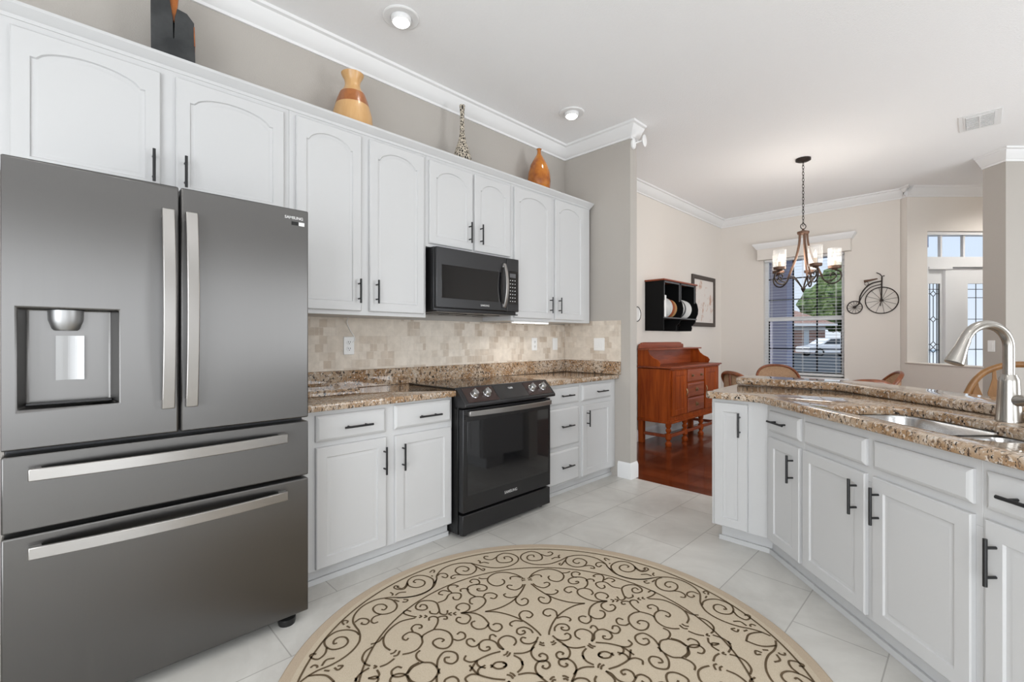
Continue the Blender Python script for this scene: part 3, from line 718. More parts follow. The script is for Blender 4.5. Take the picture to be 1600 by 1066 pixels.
# ---------------------------------------------------------------- range
gx = -2.21; g0, g1 = 1.771, 2.596
rg = thing('range', 'dark stainless slide-in electric range set into the granite counter', 'range', (gx, g0, 0), RUN)
gw = g1-g0
part('body', MB().box(0.002, gw-.002, .05, .575, .022, .905).box(-.0, .018, .05, .09, .03, .80).box(.0, gw, .09, .3, .022, .06), M['blackplastic'], rg, bev=.002)
part('cooktop', MB().box(-.012, gw+.012, .055, .583, .9155, .928), M['blackglass'], rg, bev=.003, label='black glass cooktop')
cpn = MB().prism([(.075, .929), (.058, .932), (-.038, .835), (-.038, .818), (-.02, .812), (.06, .812), (.075, .83)], -.008, gw+.008, 'x')
cp_o = part('control_panel', cpn, M['darkrange'], rg, bev=.003)
sn = Vector((0, -.0965, .0)); 
# slanted face frame: from (y=.058,z=.932) to (y=-.038,z=.835)
fdir = Vector((0, -.096, -.097)).normalized(); fn = Vector((0, -.097, .096)).normalized()
def on_face(x, s, out=0.):
    p = Vector((x, .058, .932))+fdir*s+fn*out; return p
def face_plate(x0, x1, s0, s1, th):
    mb = MB(); vs = [on_face(x, s, o) for o in (.0002, th) for x, s in ((x0, s0), (x1, s0), (x1, s1), (x0, s1))]
    return mb.add(vs, [(0,3,2,1),(4,5,6,7),(0,1,5,4),(1,2,6,5),(2,3,7,6),(3,0,4,7)])
M['panelbrown'] = mat('brown_black_panel', (.035, .018, .015), .25)
part('touch_panel', face_plate(.285, .565, .012, .125, .0015), M['blackglass'], cp_o)
for a, b in ((.025, .28), (.57, .81)): part('panel_inset', face_plate(a, b, .012, .125, .0012), M['panelbrown'], cp_o)
tm = text_mesh('12:00', .02, .0003, M['white_text'])
Mx = Matrix(((1,0,0,0),(0,-fn.y if False else 0,0,0),(0,0,0,0),(0,0,0,1)))
tm.transform(Matrix.Rotation(rad(-45), 4, 'X')); tm.transform(Matrix.Translation(on_face(.43, .045, .003)))
part('clock_display', tm, None, cp_o)
Q = fn.to_track_quat('Z', 'Y').to_matrix().to_4x4()
for x in (.095, .20, .625, .735):
    k = MB().lathe([(.028, 0), (.028, .006), (.024, .009), (.022, .03), (.02, .033), (0, .033)], 24)
    k.box(-.005, .005, -.021, .021, .031, .04)
    k.xf(Matrix.Translation(on_face(x, .07, .0012)) @ Q)
    part('knob', k, M['steel'], cp_o, label='steel burner knob')
od = part('oven_door', MB().box(.004, gw-.004, 0, .048, .165, .800), M['darkrange'], rg, bev=.004)
part('oven_window', MB().box(.035, gw-.03, -.002, .0005, .265, .725), M['blackglass'], od, bev=.001, label='black glass oven window')
part('handle', flat_handle((.03, .775), (gw-.03, .775), True, .016, .022, .035), M['handle'], od, bev=.003, label='bowed steel oven handle')
vb = MB()
for k in range(5): vb.box(.008, .022, -.002, .001, .74+k*.011, .746+k*.011)
part('vent_slots', vb, M['grout_dark'], od)
tm = text_mesh('SAMSUNG', .026, .0005, M['silver_text'], .0003); tm.transform(Matrix.Translation((gw/2, -.0012, .213)))
part('logo', tm, None, od, label='silver lettering')
part('drawer', MB().box(.004, gw-.004, .004, .048, .028, .148), M['darkrange'], rg, bev=.004)
for x in (.06, gw-.05):
    part('foot', MB().lathe([(.022, 0), (.024, .01), (.016, .022)], 14, (x, .07, 0)), M['blackplastic'], rg)

# ---------------------------------------------------------------- microwave
mx = -2.462; m0, m1 = 1.757, 2.517; mw = m1-m0
mc = thing('microwave', 'black stainless over-the-range microwave under the short wall cabinet', 'microwave', (mx, m0, 0), RUN)
mz0, mz1 = 1.408, 1.838
part('body', MB().box(.0, mw, .032, .418, mz0+.012, mz1), M['darkrange'], mc, bev=.003)
dsplit = mw-.128
md = part('door', MB().box(.0, dsplit, .0, .03, mz0+.03, mz1-.002), M['darkrange'], mc, bev=.006)
part('window', MB().box(.04, dsplit-.055, -.0015, .0005, mz0+.095, mz1-.115), M['blackglass'], md, bev=.001, label='black glass door window')
part('handle', flat_handle((dsplit-.035, mz0+.055), (dsplit-.035, mz1-.05), False, .012, .03, .02), M['handle'], md, bev=.003, label='bowed steel handle')
pn = part('control_panel', MB().box(dsplit+.003, mw, .0, .03, mz0+.03, mz1-.002), M['darkrange'], mc, bev=.004)
part('keypad', MB().box(dsplit+.022, mw-.012, -.0015, .0005, mz0+.085, mz1-.095), M['blackglass'], pn)
part('display', MB().box(dsplit+.032, mw-.035, -.0022, -.0015, mz1-.145, mz1-.115), M['grey'], pn)
for q in range(7):
    for c in range(3): part('button', MB().box(dsplit+.034+c*.024, dsplit+.042+c*.024, -.0021, -.0015, mz0+.105+q*.026, mz0+.110+q*.026), M['white_text'], pn)
tm = text_mesh('SAMSUNG', .018, .0004, M['silver_text'], .0002); tm.transform(Matrix.Translation((dsplit*.66, -.0012, mz0+.062)))
part('logo', tm, None, md, label='silver lettering')
vn = MB().box(.005, mw-.005, .004, .40, mz0+.004, mz0+.0115)
for k in range(4): vn.box(.07+k*.16, .19+k*.16, .12, .30, mz0, mz0+.004)
part('bottom_grille', vn, M['blackplastic'], mc, bev=.001)

# ---------------------------------------------------------------- outlets, switches, cord, undercabinet light
def outlet(label, loc, rot, gang=1, kind='outlet', group=None):
    w_ = .036 if gang == 1 else .059
    t = thing('power_outlet' if kind == 'outlet' else 'light_switch', label, 'outlet' if kind == 'outlet' else 'switch', loc, rot, group)
    part('cover_plate', MB().box(-w_, w_, -.006, 0, -.058, .058), M['plastic'], t, bev=.003)
    if kind == 'outlet':
        for z in (-.021, .021):
            s_ = part('socket', MB().lathe([(.017, -.006), (.017, -.0085), (.0165, -.009), (0, -.009)], 20, (0, 0, z), axis='y'), M['plastic'], t)
            part('slots', MB().box(-.008, -.005, -.0096, -.009, z-.001, z+.008).box(.005, .008, -.0096, -.009, z-.001, z+.008).lathe([(.003, -.009), (.003, -.0096)], 10, (0, 0, z-.008), axis='y'), M['grout_dark'], s_, label='dark slots')
    else:
        for x in ([0] if gang == 1 else [-.023, .023]):
            part('rocker', MB().box(x-.0165, x+.0165, -.0085, -.006, -.033, .033), M['plastic'], t, bev=.001)
    return t
TX = WX+.0085
ol = outlet('white power outlet on the tile left of the range, with cord', (TX, 1.362, 1.19), RUN)
outlet('white power outlet on the tile lit by the undercabinet light', (TX, 3.145, 1.185), RUN)
outlet('white single light switch on the tile in the corner', (TX, 3.44, 1.185), RUN, 1, 'switch')
outlet('white double light switch on the tiled wall end', (-2.468, RY-.0085, 1.183), 0, 2, 'switch')
outlet('white light switch on the column behind the faucet', W(4.8995, 4.72, 1.16), DIAG, 1, 'switch')
cd = MB().tube(catmull([(0, -.05, 1.370), (.01, -.012, 1.34), (.035, -.004, 1.29), (.065, -.004, 1.245), (.062, -.006, 1.22), (.045, -.012, 1.212)], 6), .0025, 6)
cd.xf(Matrix.Translation((-.027, 0, -1.19)))
part('power_cord', cd, M['plastic'], ol, label='thin white cord running up to the cabinet')
ul = thing('undercabinet_light', 'white LED light bar under the wall cabinet right of the range', 'light', (-2.585, 2.78, 1.3775), RUN)
part('housing', MB().box(-.21, .21, -.02, .02, -.014, -.0005), M['plastic'], ul, bev=.002)
part('diffuser', MB().box(-.2, .2, -.021, .014, -.017, -.0145), M['led'], ul, label='glowing diffuser')
lo = lamp('undercabinet_glow', 'AREA', (-2.60, 2.78, 1.355), (0, rad(-20), 0), 2.2, (1, .98, .94), shape='RECTANGLE', size=.05, size_y=.4)

# ---------------------------------------------------------------- vases on the cabinets
VZ = 2.4505
vs_ = thing('vase', 'flat charcoal slab vase with a split neck, above the refrigerator', 'vase', (-2.70, .41, VZ), rad(80))
def slabv():
    mb = MB()
    L = [(-.085, 0), (-.0885, .45), (-.022, .455), (-.014, .36), (-.005, .30), (-.0025, .20), (.0005, .20), (.003, .30), (.012, .345), (.05, .335), (.078, .30), (.086, 0)]
    return mb.prism(L, -.035, .035, 'y')
part('body', slabv(), M['charcoal'], vs_, bev=.008)
part('inner_lining', MB().prism([(-.024, .45), (-.014, .36), (-.004, .29), (.002, .29), (.012, .36), (.02, .45)], -.02, .02, 'y'), M['rustglaze'], vs_, label='rust orange glaze inside the split')
part('slit_shadow', MB().prism([(-.012, .185), (.012, .185), (.018, .34), (-.018, .34)], -.006, .02, 'y'), M['blackpaint'], vs_, label='painted shade at the bottom of the split')  # black insert put in for the shade of the split
part('glaze_patch', MB().prism([(.0775, .19), (.0755, .28), (.0800, .285), (.0830, .19)], -.036, .028, 'y'), M['rustglaze'], vs_, bev=.002, label='orange glaze patch on the edge')
vw = thing('vase', 'turned wooden vase with a dark reddish band, above the tall cabinet', 'vase', (-2.70, 1.303, VZ))
part('base', MB().lathe([(.105, 0), (.12, .03), (.121, .09), (.115, .15), (.100, .205)], 40), M['maple'], vw)
part('band', MB().lathe([(.1003, .205), (.090, .24), (.074, .282)], 40), M['sapele'], vw, label='dark reddish wooden band')
part('neck', MB().lathe([(.0738, .282), (.052, .31), (.044, .335), (.047, .365), (.064, .395), (.067, .403), (.062, .403), (.043, .372), (.036, .34), (0, .33)], 40), M['maple'], vw)
vz = thing('vase', 'slim black and cream patterned vase with long neck, left of amber vase', 'vase', (-2.72, 2.175, VZ))
part('body', MB().lathe([(.06, 0), (.074, .05), (.072, .13), (.050, .20), (.030, .26), (.019, .32), (.0155, .40), (.0155, .46), (.0175, .50), (.021, .532), (.019, .534), (.014, .50), (0, .49)], 32), M['zebra'], vz)
va = thing('vase', 'glossy amber teardrop vase nearest the wall end', 'vase', (-2.72, 3.037, VZ))
part('body', MB().lathe([(.05, 0), (.07, .02), (.097, .09), (.106, .17), (.099, .24), (.078, .31), (.045, .37), (.021, .405), (.017, .43), (.018, .448), (.024, .454), (.02, .457), (.012, .44), (0, .43)], 40, sx=.95), M['amber'], va)

# ---------------------------------------------------------------- ceiling lights, vent, sensor
def can(label, x, y, power, group=None):
    t = thing('recessed_light', label, 'light', (x, y, H))
    part('trim_ring', MB().lathe([(.105, -.001), (.105, -.006), (.098, -.010), (.062, -.008), (.062, -.001)], 40), M['trim'], t)
    part('eyeball', MB().lathe([(.060, -.002), (.059, -.02), (.05, -.032), (.046, -.03), (.044, -.022), (0, -.022)], 32), M['trim'], t)
    part('lens', MB().lathe([(.045, -.0222), (.045, -.036), (.036, -.043), (0, -.046)], 28), M['lens'], t, label='glowing lamp lens')
    lo = lamp('recessed_lamp', 'SPOT', (x, y, H-.07), (0, 0, 0), power, (1, .97, .92), spot_size=rad(150), spot_blend=.8, shadow_soft_size=.05)
    return t
can('recessed ceiling light above the cabinet with the wooden vase', -2.367, 1.44, 2.5)
can('recessed ceiling light nearest the wall end crown moulding', -2.37, 3.05, 2.5)
for x, y, pw in ((-.5, .1, 16), (.9, .9, 16), (.6, 2.6, 16), (2.4, 1.6, 16), (-1.4, -1.2, 16), (*W(6.0, 4.95)[:2], 92)):
    lamp('ceiling_fill', 'SPOT', (x, y, H-.02), (0, 0, 0), pw, (1, .98, .95), spot_size=rad(150), spot_blend=.8, shadow_soft_size=.06)  # added fill spots out of view, no fixture modelled
av = thing('air_vent', 'white slotted air conditioning vent in the dining ceiling', 'vent', (.015, 5.64, H))
part('frame', MB().box(-.13, .13, -.20, .20, -.006, -.0005).box(-.10, .10, -.17, .17, -.009, -.006), M['trim'], av, bev=.002)
part('backing', MB().box(-.085, .085, -.155, .155, -.0105, -.0092), M['grout_dark'], av)
lv = MB()
for k in range(9):
    y = -.15+k*.0375; lv.box(-.084, .084, y-.0095, y+.0095, -.016, -.0106)
lv.box(-.004, .004, -.155, .155, -.017, -.0106)
part('louvres', lv, M['trim'], av)
sn_ = thing('motion_sensor', 'white dual-head sensor mounted under the crown on the wall end', 'sensor', (STX, RY+.055, 2.955))
part('mount', MB().lathe([(.0, .0), (.028, .0), (.032, .008), (.03, .02), (.018, .03), (0, .032)], 20, (0, -.02, 0), axis='x', sy=1.5), M['plastic'], sn_)
part('arm', MB().tube([(.025, -.02, 0), (.05, .0, .012), (.075, .025, .02)], .008, 10), M['plastic'], sn_)
part('head', MB().lathe([(.0, 0), (.02, .002), (.034, .012), (.036, .018), (.028, .022), (0, .024)], 20, (.075, .03, .02), axis='x', sy=1.5), M['plastic'], sn_)

# ---------------------------------------------------------------- rug
def rug():
    C = (-1.139, 1.352); ZR = .009; mb = MB(); N = 128
    circ = lambda r: [(r*cos(2*pi*k/N), r*sin(2*pi*k/N)) for k in range(N)]
    rings = [(1.0, .0005), (1.0, .006), (.994, .009), (.955, .0092), (.0, .009)]
    vs = []; fs = []; ms = []
    for r, z in rings[:-1]: vs += [(x, y, z) for x, y in circ(r)]
    for i in range(len(rings)-2):
        for k in range(N): fs.append((i*N+k, i*N+(k+1) % N, (i+1)*N+(k+1) % N, (i+1)*N+k))
    mb.add(vs, fs, 1); mb.add([(x, y, .0092) for x, y in circ(.955)], [tuple(range(N))], 0); mb.add([(x, y, .0005) for x, y in circ(1.0)], [tuple(range(N))], 1)
    def ribbon(P, hw, closed=False, taper=True):
        P = [Vector(p) for p in P]; n = len(P); vs = []
        for i in range(n):
            a = P[i-1] if (closed or i) else P[0]; b = P[(i+1) % n] if (closed or i < n-1) else P[-1]
            t = (b-a); t = t.normalized() if t.length else Vector((1, 0)); nn = Vector((-t.y, t.x))*hw
            vs += [(P[i].x+nn.x, P[i].y+nn.y, .0106), (P[i].x-nn.x, P[i].y-nn.y, .0106)]
        o = len(vs)//2
        fs = [(2*i, 2*((i+1) % n), 2*((i+1) % n)+1, 2*i+1) for i in range(n if closed else n-1)]
        mb.add(vs, fs, 2)
    ribbon(circ(.928), .004, True); ribbon(circ(.712), .004, True)
    # motif curves drawn in the rug's own plane (metres, axis of symmetry = local +v)
    for P, hw in MOTIF:
        pts = catmull([Vector(p) for p in P], 5) if len(P) > 2 else [Vector(p) for p in P]
        for rot in (0, 1):
            for mir in (1, -1):
                th = AX-pi/2+rot*pi
                q = [(mir*p.x*cos(th)-p.y*sin(th), mir*p.x*sin(th)+p.y*cos(th)) for p in pts]
                ribbon(q, hw)
    solo('rug', mb, [M['rugbase'], M['rugedge'], M['rugline']], 'round tan rug with brown scrollwork on the tile floor', 'rug', (C[0], C[1], 0), 0, smooth=0)
AX = 2.49931
MOTIF = [
([(-.271,.805),(-.207,.761),(-.143,.736),(-.074,.742),(-.026,.777),(-.007,.818),(-.015,.856),(-.042,.885),(-.083,.896),(-.118,.87),(-.129,.827),(-.116,.793),(-.083,.785),(-.05,.795),(-.042,.823),(-.057,.851),(-.082,.851),(-.083,.826)],.0042),
([(-.126,.856),(-.153,.831),(-.18,.835),(-.196,.856),(-.188,.875),(-.17,.87)],.0042),
([(-.224,.798),(-.2,.806),(-.174,.79)],.0042),
([(-.232,.832),(-.22,.818),(-.225,.802)],.0042),
([(-.271,.805),(-.318,.814),(-.371,.805),(-.423,.765),(-.452,.704),(-.453,.66),(-.465,.62)],.0042),
([(-.271,.805),(-.249,.768),(-.248,.727),(-.27,.693),(-.302,.683),(-.334,.693),(-.357,.729),(-.346,.764),(-.319,.777),(-.293,.762),(-.286,.739),(-.301,.721),(-.319,.73)],.0042),
([(-.246,.766),(-.228,.739),(-.21,.715),(-.203,.731),(-.215,.738)],.0042),
([(-.452,.691),(-.437,.714),(-.411,.713),(-.397,.689),(-.407,.669),(-.428,.684)],.0042),
([(-.328,.689),(-.36,.691),(-.379,.675),(-.376,.656),(-.357,.663)],.0042),
([(-.491,.734),(-.475,.759),(-.466,.748),(-.469,.729)],.0042),
([(-.481,.701),(-.473,.692)],.0042),
([(-.465,.62),(-.472,.663),(-.499,.695),(-.538,.712),(-.574,.702),(-.596,.668),(-.593,.626),(-.567,.6),(-.537,.597),(-.514,.615),(-.512,.645),(-.532,.667),(-.557,.671),(-.568,.652),(-.555,.641)],.0042),
([(-.453,.66),(-.465,.596),(-.499,.551),(-.545,.524),(-.59,.514),(-.636,.517)],.0042),
([(-.598,.651),(-.604,.616),(-.62,.597),(-.642,.61),(-.641,.621)],.0042),
([(-.016,.611),(-.048,.653),(-.096,.681),(-.148,.68),(-.187,.647),(-.197,.606),(-.179,.568),(-.149,.554),(-.119,.572),(-.114,.6),(-.124,.614)],.0042),
([(-.195,.632),(-.223,.634),(-.241,.643)],.0042),
([(-.025,.616),(-.05,.634),(-.077,.628),(-.081,.607)],.0042),
([(-.025,.552),(-.039,.525),(-.069,.506),(-.098,.52),(-.107,.541),(-.097,.554),(-.079,.548)],.0042),
([(-.027,.599),(-.016,.606),(-.006,.605)],.0042),
([(-.027,.583),(-.017,.59),(-.007,.589)],.0042),
([(-.015,.551),(-.042,.492),(-.088,.423),(-.14,.38),(-.188,.358),(-.231,.348)],.0042),
([(-.068,.452),(-.097,.442),(-.122,.451),(-.132,.47),(-.121,.481)],.0042),
([(-.08,.437),(-.082,.402),(-.063,.373),(-.036,.38),(-.025,.409),(-.037,.428),(-.057,.417)],.0042),
([(-.231,.348),(-.184,.339),(-.132,.311),(-.083,.269),(-.048,.22),(-.025,.174),(-.017,.148)],.0042),
([(-.081,.268),(-.083,.305),(-.062,.328),(-.036,.322),(-.024,.296),(-.04,.276),(-.056,.282)],.0042),
([(-.075,.254),(-.106,.263),(-.129,.252),(-.133,.236),(-.124,.226)],.0042),
([(-.046,.169),(-.053,.194),(-.076,.213),(-.104,.206),(-.112,.182),(-.1,.167),(-.08,.174),(-.08,.19),(-.09,.187)],.0042),
([(-.08,.141),(-.094,.148),(-.104,.133),(-.095,.112),(-.068,.105),(-.044,.117),(-.03,.142)],.0042),
([(-.041,.117),(-.07,.071),(-.076,.037),(-.063,.007),(-.04,-.003),(-.021,.008),(-.019,.029),(-.034,.042),(-.048,.033),(-.042,.023)],.0042),
([(-.144,.057),(-.108,.054),(-.077,.064),(-.057,.085)],.0042),
([(-.03,.111),(-.022,.101),(-.013,.103)],.0042),
([(-.035,.099),(-.023,.088),(-.014,.087)],.0042),
([(-.338,.352),(-.3,.354),(-.266,.368),(-.236,.398),(-.222,.432),(-.232,.464),(-.265,.474),(-.292,.457),(-.295,.426),(-.282,.414)],.0042),
([(-.327,.354),(-.283,.344),(-.247,.314),(-.226,.27),(-.225,.252),(-.243,.229),(-.274,.228),(-.294,.25),(-.295,.276),(-.279,.285)],.0042),
([(-.228,.253),(-.218,.218),(-.193,.201),(-.171,.22),(-.173,.246),(-.193,.255),(-.207,.246)],.0042),
([(-.341,.352),(-.316,.361),(-.299,.382),(-.302,.412),(-.328,.428),(-.353,.415),(-.359,.391),(-.343,.374)],.0042),
([(-.338,.35),(-.309,.336),(-.298,.308),(-.314,.275),(-.34,.276),(-.36,.298),(-.355,.32),(-.339,.318)],.0042),
([(-.23,.469),(-.216,.494),(-.186,.495),(-.165,.471),(-.179,.446),(-.199,.454)],.0042),
([(-.265,.474),(-.292,.505),(-.302,.551),(-.283,.577),(-.245,.583),(-.213,.566),(-.207,.537),(-.225,.52),(-.252,.527),(-.253,.542),(-.239,.537)],.0042),
([(-.258,.579),(-.239,.594),(-.246,.626),(-.27,.635),(-.286,.616),(-.275,.6)],.0042),
([(-.297,.534),(-.302,.549),(-.323,.554),(-.336,.544),(-.333,.527)],.0042),
([(-.36,.363),(-.371,.352),(-.36,.339)],.0042),
([(-.379,.362),(-.393,.353),(-.38,.34)],.0042),
([(-.443,.448),(-.409,.468),(-.393,.508),(-.371,.521),(-.339,.512),(-.335,.484),(-.349,.46),(-.369,.468),(-.372,.489)],.0042),
([(-.377,.522),(-.395,.558),(-.392,.586),(-.367,.594),(-.346,.58),(-.356,.572)],.0042),
([(-.386,.534),(-.417,.55),(-.436,.537),(-.439,.521),(-.419,.51)],.0042),
([(-.398,.358),(-.41,.35),(-.431,.363),(-.437,.402),(-.449,.448),(-.479,.47),(-.519,.471),(-.541,.442),(-.537,.411),(-.509,.398),(-.49,.409),(-.497,.435),(-.517,.442),(-.524,.423)],.0042),
([(-.398,.382),(-.399,.361)],.0042),
([(-.478,.388),(-.472,.369),(-.447,.361),(-.436,.378)],.0042),
([(-.478,.315),(-.477,.337),(-.458,.343),(-.441,.328),(-.441,.292),(-.455,.251)],.0042),
([(-.441,.332),(-.426,.339),(-.404,.336),(-.401,.317),(-.417,.319)],.0042),
([(-.52,.361),(-.512,.35),(-.522,.342)],.0042),
([(-.499,.358),(-.489,.347),(-.501,.339)],.0042),
([(-.533,.35),(-.561,.362),(-.587,.38),(-.593,.396),(-.581,.407),(-.56,.395)],.0042),
([(-.455,.251),(-.424,.245),(-.393,.222),(-.379,.184),(-.384,.146),(-.403,.125),(-.432,.129),(-.455,.156),(-.453,.178),(-.431,.189),(-.413,.177),(-.421,.165)],.0042),
([(-.455,.251),(-.485,.231),(-.502,.209),(-.499,.17),(-.515,.134),(-.542,.117),(-.572,.112)],.0042),
([(-.501,.204),(-.52,.231),(-.552,.247),(-.577,.228),(-.579,.208),(-.565,.196),(-.556,.209)],.0042),
([(-.542,.247),(-.549,.273),(-.535,.294),(-.511,.289),(-.507,.271),(-.52,.268)],.0042),
([(-.376,.176),(-.354,.165),(-.328,.177),(-.328,.204),(-.345,.218),(-.36,.204)],.0042),
([(-.289,.148),(-.301,.168),(-.319,.164),(-.321,.141),(-.305,.121),(-.286,.121),(-.273,.134),(-.254,.152),(-.229,.151),(-.206,.132),(-.195,.1),(-.179,.084)],.0042),
([(-.273,.134),(-.273,.104),(-.255,.087),(-.234,.094),(-.236,.11),(-.247,.107)],.0042),
([(-.229,.153),(-.224,.178),(-.211,.182),(-.2,.166)],.0042),
([(-.179,.084),(-.196,.127),(-.183,.156),(-.156,.167),(-.13,.152),(-.124,.124),(-.137,.103)],.0042),
([(-.164,.074),(-.172,.058),(-.185,.052)],.0042),
([(-.156,.065),(-.163,.051),(-.173,.043)],.0042),
([(-.193,.076),(-.232,.066),(-.267,.05),(-.291,.036),(-.315,.033),(-.335,.049),(-.328,.072)],.0042),
([(-.287,.039),(-.288,.018),(-.275,.0),(-.258,.008)],.0042),
([(-.292,.033),(-.317,-.016)],.0042),
([(-.145,.047),(-.123,.022),(-.118,-.012)],.0042),
([(-.239,-.008),(-.218,.016),(-.19,.015),(-.18,-.003),(-.193,-.012)],.0042),
([(-.505,.126),(-.518,.106),(-.514,.08),(-.491,.057),(-.459,.049),(-.438,.022),(-.428,-.014)],.0042),
([(-.438,.022),(-.434,.066),(-.413,.102),(-.384,.102),(-.363,.084),(-.361,.052),(-.38,.034),(-.406,.045),(-.408,.069),(-.389,.07)],.0042),
([(-.491,.057),(-.526,.036),(-.544,.003)],.0042),
([(-.464,.637),(-.478,.573),(-.528,.527),(-.597,.515),(-.672,.525)],.0042),
([(-.593,.636),(-.608,.591),(-.637,.591),(-.658,.607),(-.654,.626),(-.634,.617)],.0042),
([(-.645,.539),(-.627,.56),(-.596,.561)],.0042),
([(-.672,.569),(-.658,.553),(-.66,.539)],.0042),
([(-.646,.501),(-.621,.483)],.0042),
([(-.606,.477),(-.589,.476),(-.583,.492),(-.603,.498)],.0042),
([(-.672,.525),(-.733,.513),(-.781,.47),(-.805,.412),(-.805,.36),(-.788,.322),(-.767,.286),(-.755,.251)],.0042),
([(-.69,.519),(-.655,.502),(-.629,.457),(-.632,.418),(-.656,.395),(-.69,.392),(-.719,.411),(-.733,.443),(-.719,.47),(-.692,.47),(-.673,.447),(-.681,.425),(-.695,.43)],.0042),
([(-.69,.392),(-.718,.377),(-.726,.349),(-.713,.33),(-.695,.337)],.0042),
([(-.795,.348),(-.777,.371),(-.75,.367),(-.735,.347),(-.744,.327),(-.764,.333),(-.763,.344)],.0042),
([(-.836,.336),(-.848,.355),(-.841,.368),(-.826,.36),(-.828,.345)],.0042),
([(-.824,.327),(-.807,.311)],.0042),
([(-.76,.258),(-.781,.284),(-.816,.299),(-.856,.294),(-.881,.268),(-.892,.238),(-.879,.203),(-.853,.181),(-.826,.18),(-.803,.195),(-.797,.222),(-.813,.249),(-.838,.254),(-.854,.237),(-.851,.214),(-.838,.217)],.0042),
([(-.755,.251),(-.752,.212),(-.766,.166),(-.794,.124),(-.831,.09),(-.872,.067),(-.9,.042),(-.919,.015)],.0042),
([(-.873,.196),(-.87,.16),(-.885,.131),(-.907,.134),(-.924,.153),(-.917,.164),(-.903,.159)],.0042),
([(-.865,.09),(-.856,.121),(-.827,.127)],.0042),
([(-.904,.085),(-.895,.097),(-.882,.092),(-.879,.081)],.0042),
([(-.85,.064),(-.829,.058)],.0042),
([(-.816,.073),(-.799,.059),(-.787,.079),(-.806,.081)],.0042),
([(-.9,.042),(-.865,.043),(-.832,.033),(-.799,-.001)],.0042),
([(-.538,.344),(-.601,.325),(-.641,.275),(-.657,.224),(-.647,.173),(-.621,.142)],.0042),
([(-.66,.231),(-.675,.202),(-.703,.19)],.0042),
([(-.598,.142),(-.605,.127),(-.619,.121)],.0042),
([(-.584,.135),(-.59,.112),(-.606,.106)],.0042),
([(-.694,.174),(-.717,.148),(-.722,.108),(-.705,.078),(-.685,.064)],.0042),
([(-.6,.092),(-.623,.067),(-.649,.054)],.0042),
([(-.672,.065),(-.661,.056),(-.672,.049)],.0042),
([(-.657,.04),(-.645,.012),(-.656,-.006),(-.682,-.0)],.0042),
([(-.687,.054),(-.715,.027),(-.727,-.01)],.0042),
([(-.566,.037),(-.584,.045),(-.602,.027),(-.596,.0),(-.572,-.008),(-.548,.003),(-.533,.038),(-.505,.058)],.0042)]
rug()

# ---------------------------------------------------------------- dining room
# hutch (sideboard) : local x along wall (world y), -y into room
hx = -2.47
ht = thing('sideboard', 'cherry wood sideboard with carved drawers against the dining wall', 'sideboard', (hx, 4.975, 0), RUN)
HW, HD = 1.42, .40
part('case', MB().box(0, HW, .0, HD, .285, .885).box(-.012, HW+.012, -.022, HD, .262, .285).box(-.006, HW+.006, -.012, HD, .285, .30), M['cherry'], ht, bev=.003)
tp = MB().box(-.02, HW+.02, -.035, HD, .893, .912)
for k in range(48): tp.box(.0+k*.0296, .018+k*.0296, -.022, -.004, .878, .893)
part('top', tp, M['cherry_x'], ht, bev=.003)
for x0, x1 in ((.05, .42), (.95, 1.33)):
    d = part('door', door_mesh(MB(), x0, x1, .345, .865, 0, .06), M['cherry'], ht)
    part('pull', MB().tube([(x1-.02 if x0 < .5 else x0+.02, -.022, .56), (x1-.02 if x0 < .5 else x0+.02, -.036, .60), (x1-.02 if x0 < .5 else x0+.02, -.022, .64)], .006, 8), M['brass'], d)
for z0, z1 in ((.345, .515), (.525, .695), (.71, .865)):
    d = part('drawer', drawer_mesh(MB(), .455, .915, z0, z1), M['cherry_x'], ht)
    if z0 < .7: xs = (.685,)
    else: xs = (.56, .81)
    for x in xs:
        part('pull', MB().lathe([(.028 if len(xs) == 1 else .018, -.019), (.028 if len(xs) == 1 else .018, -.022), (.012, -.024), (.010, -.034), (.016, -.040), (0, -.044)], 16, (x, 0, (z0+z1)/2), axis='y'), M['brass'], d)
gl = MB()
side = [(HD, .912), (.13, .912), (.115, .95), (.14, .985), (.20, 1.01), (.25, 1.05), (.275, 1.10), (HD, 1.10)]
part('gallery_side', MB().prism(side, .0, .022, 'x'), M['cherry'], ht, bev=.002)
part('gallery_side', MB().prism(side, HW-.022, HW, 'x'), M['cherry'], ht, bev=.002)
part('gallery_shelf', MB().box(-.01, HW+.01, .235, HD, 1.10, 1.118), M['cherry_x'], ht, bev=.003)
part('gallery_back', MB().box(.022, HW-.022, HD-.02, HD, .912, 1.10), M['cherry_x'], ht)
part('crest', MB().prism([(.0, 1.118), (.0, 1.155), (.015, 1.17), (.05, 1.165), (.06, 1.185), (.13, 1.192), (HW-.38, 1.192), (HW-.31, 1.185), (HW-.30, 1.165), (HW-.26, 1.17), (HW-.245, 1.155), (HW-.245, 1.118)], HD-.022, HD-.002, 'y'), M['cherry_x'], ht, bev=.003)
LEG = [(.030, 0), (.036, .012), (.036, .035), (.024, .05), (.018, .062), (.034, .085), (.034, .14), (.018, .15), (.030, .17), (.032, .19), (.02, .205), (.032, .225), (.034, .262)]
for x in (.04, .46, .92, HW-.04): part('leg', MB().lathe(LEG, 18, (x, .03, 0)), M['cherry'], ht)
for x in (.04, HW-.04): part('leg', MB().box(x-.03, x+.03, HD-.06, HD, 0, .262), M['cherry'], ht)
part('stretcher', MB().box(.03, HW-.03, .015, .045, .095, .13).box(.025, .055, .045, HD-.06, .095, .13).box(HW-.055, HW-.025, .045, HD-.06, .095, .13), M['cherry_x'], ht, bev=.004)

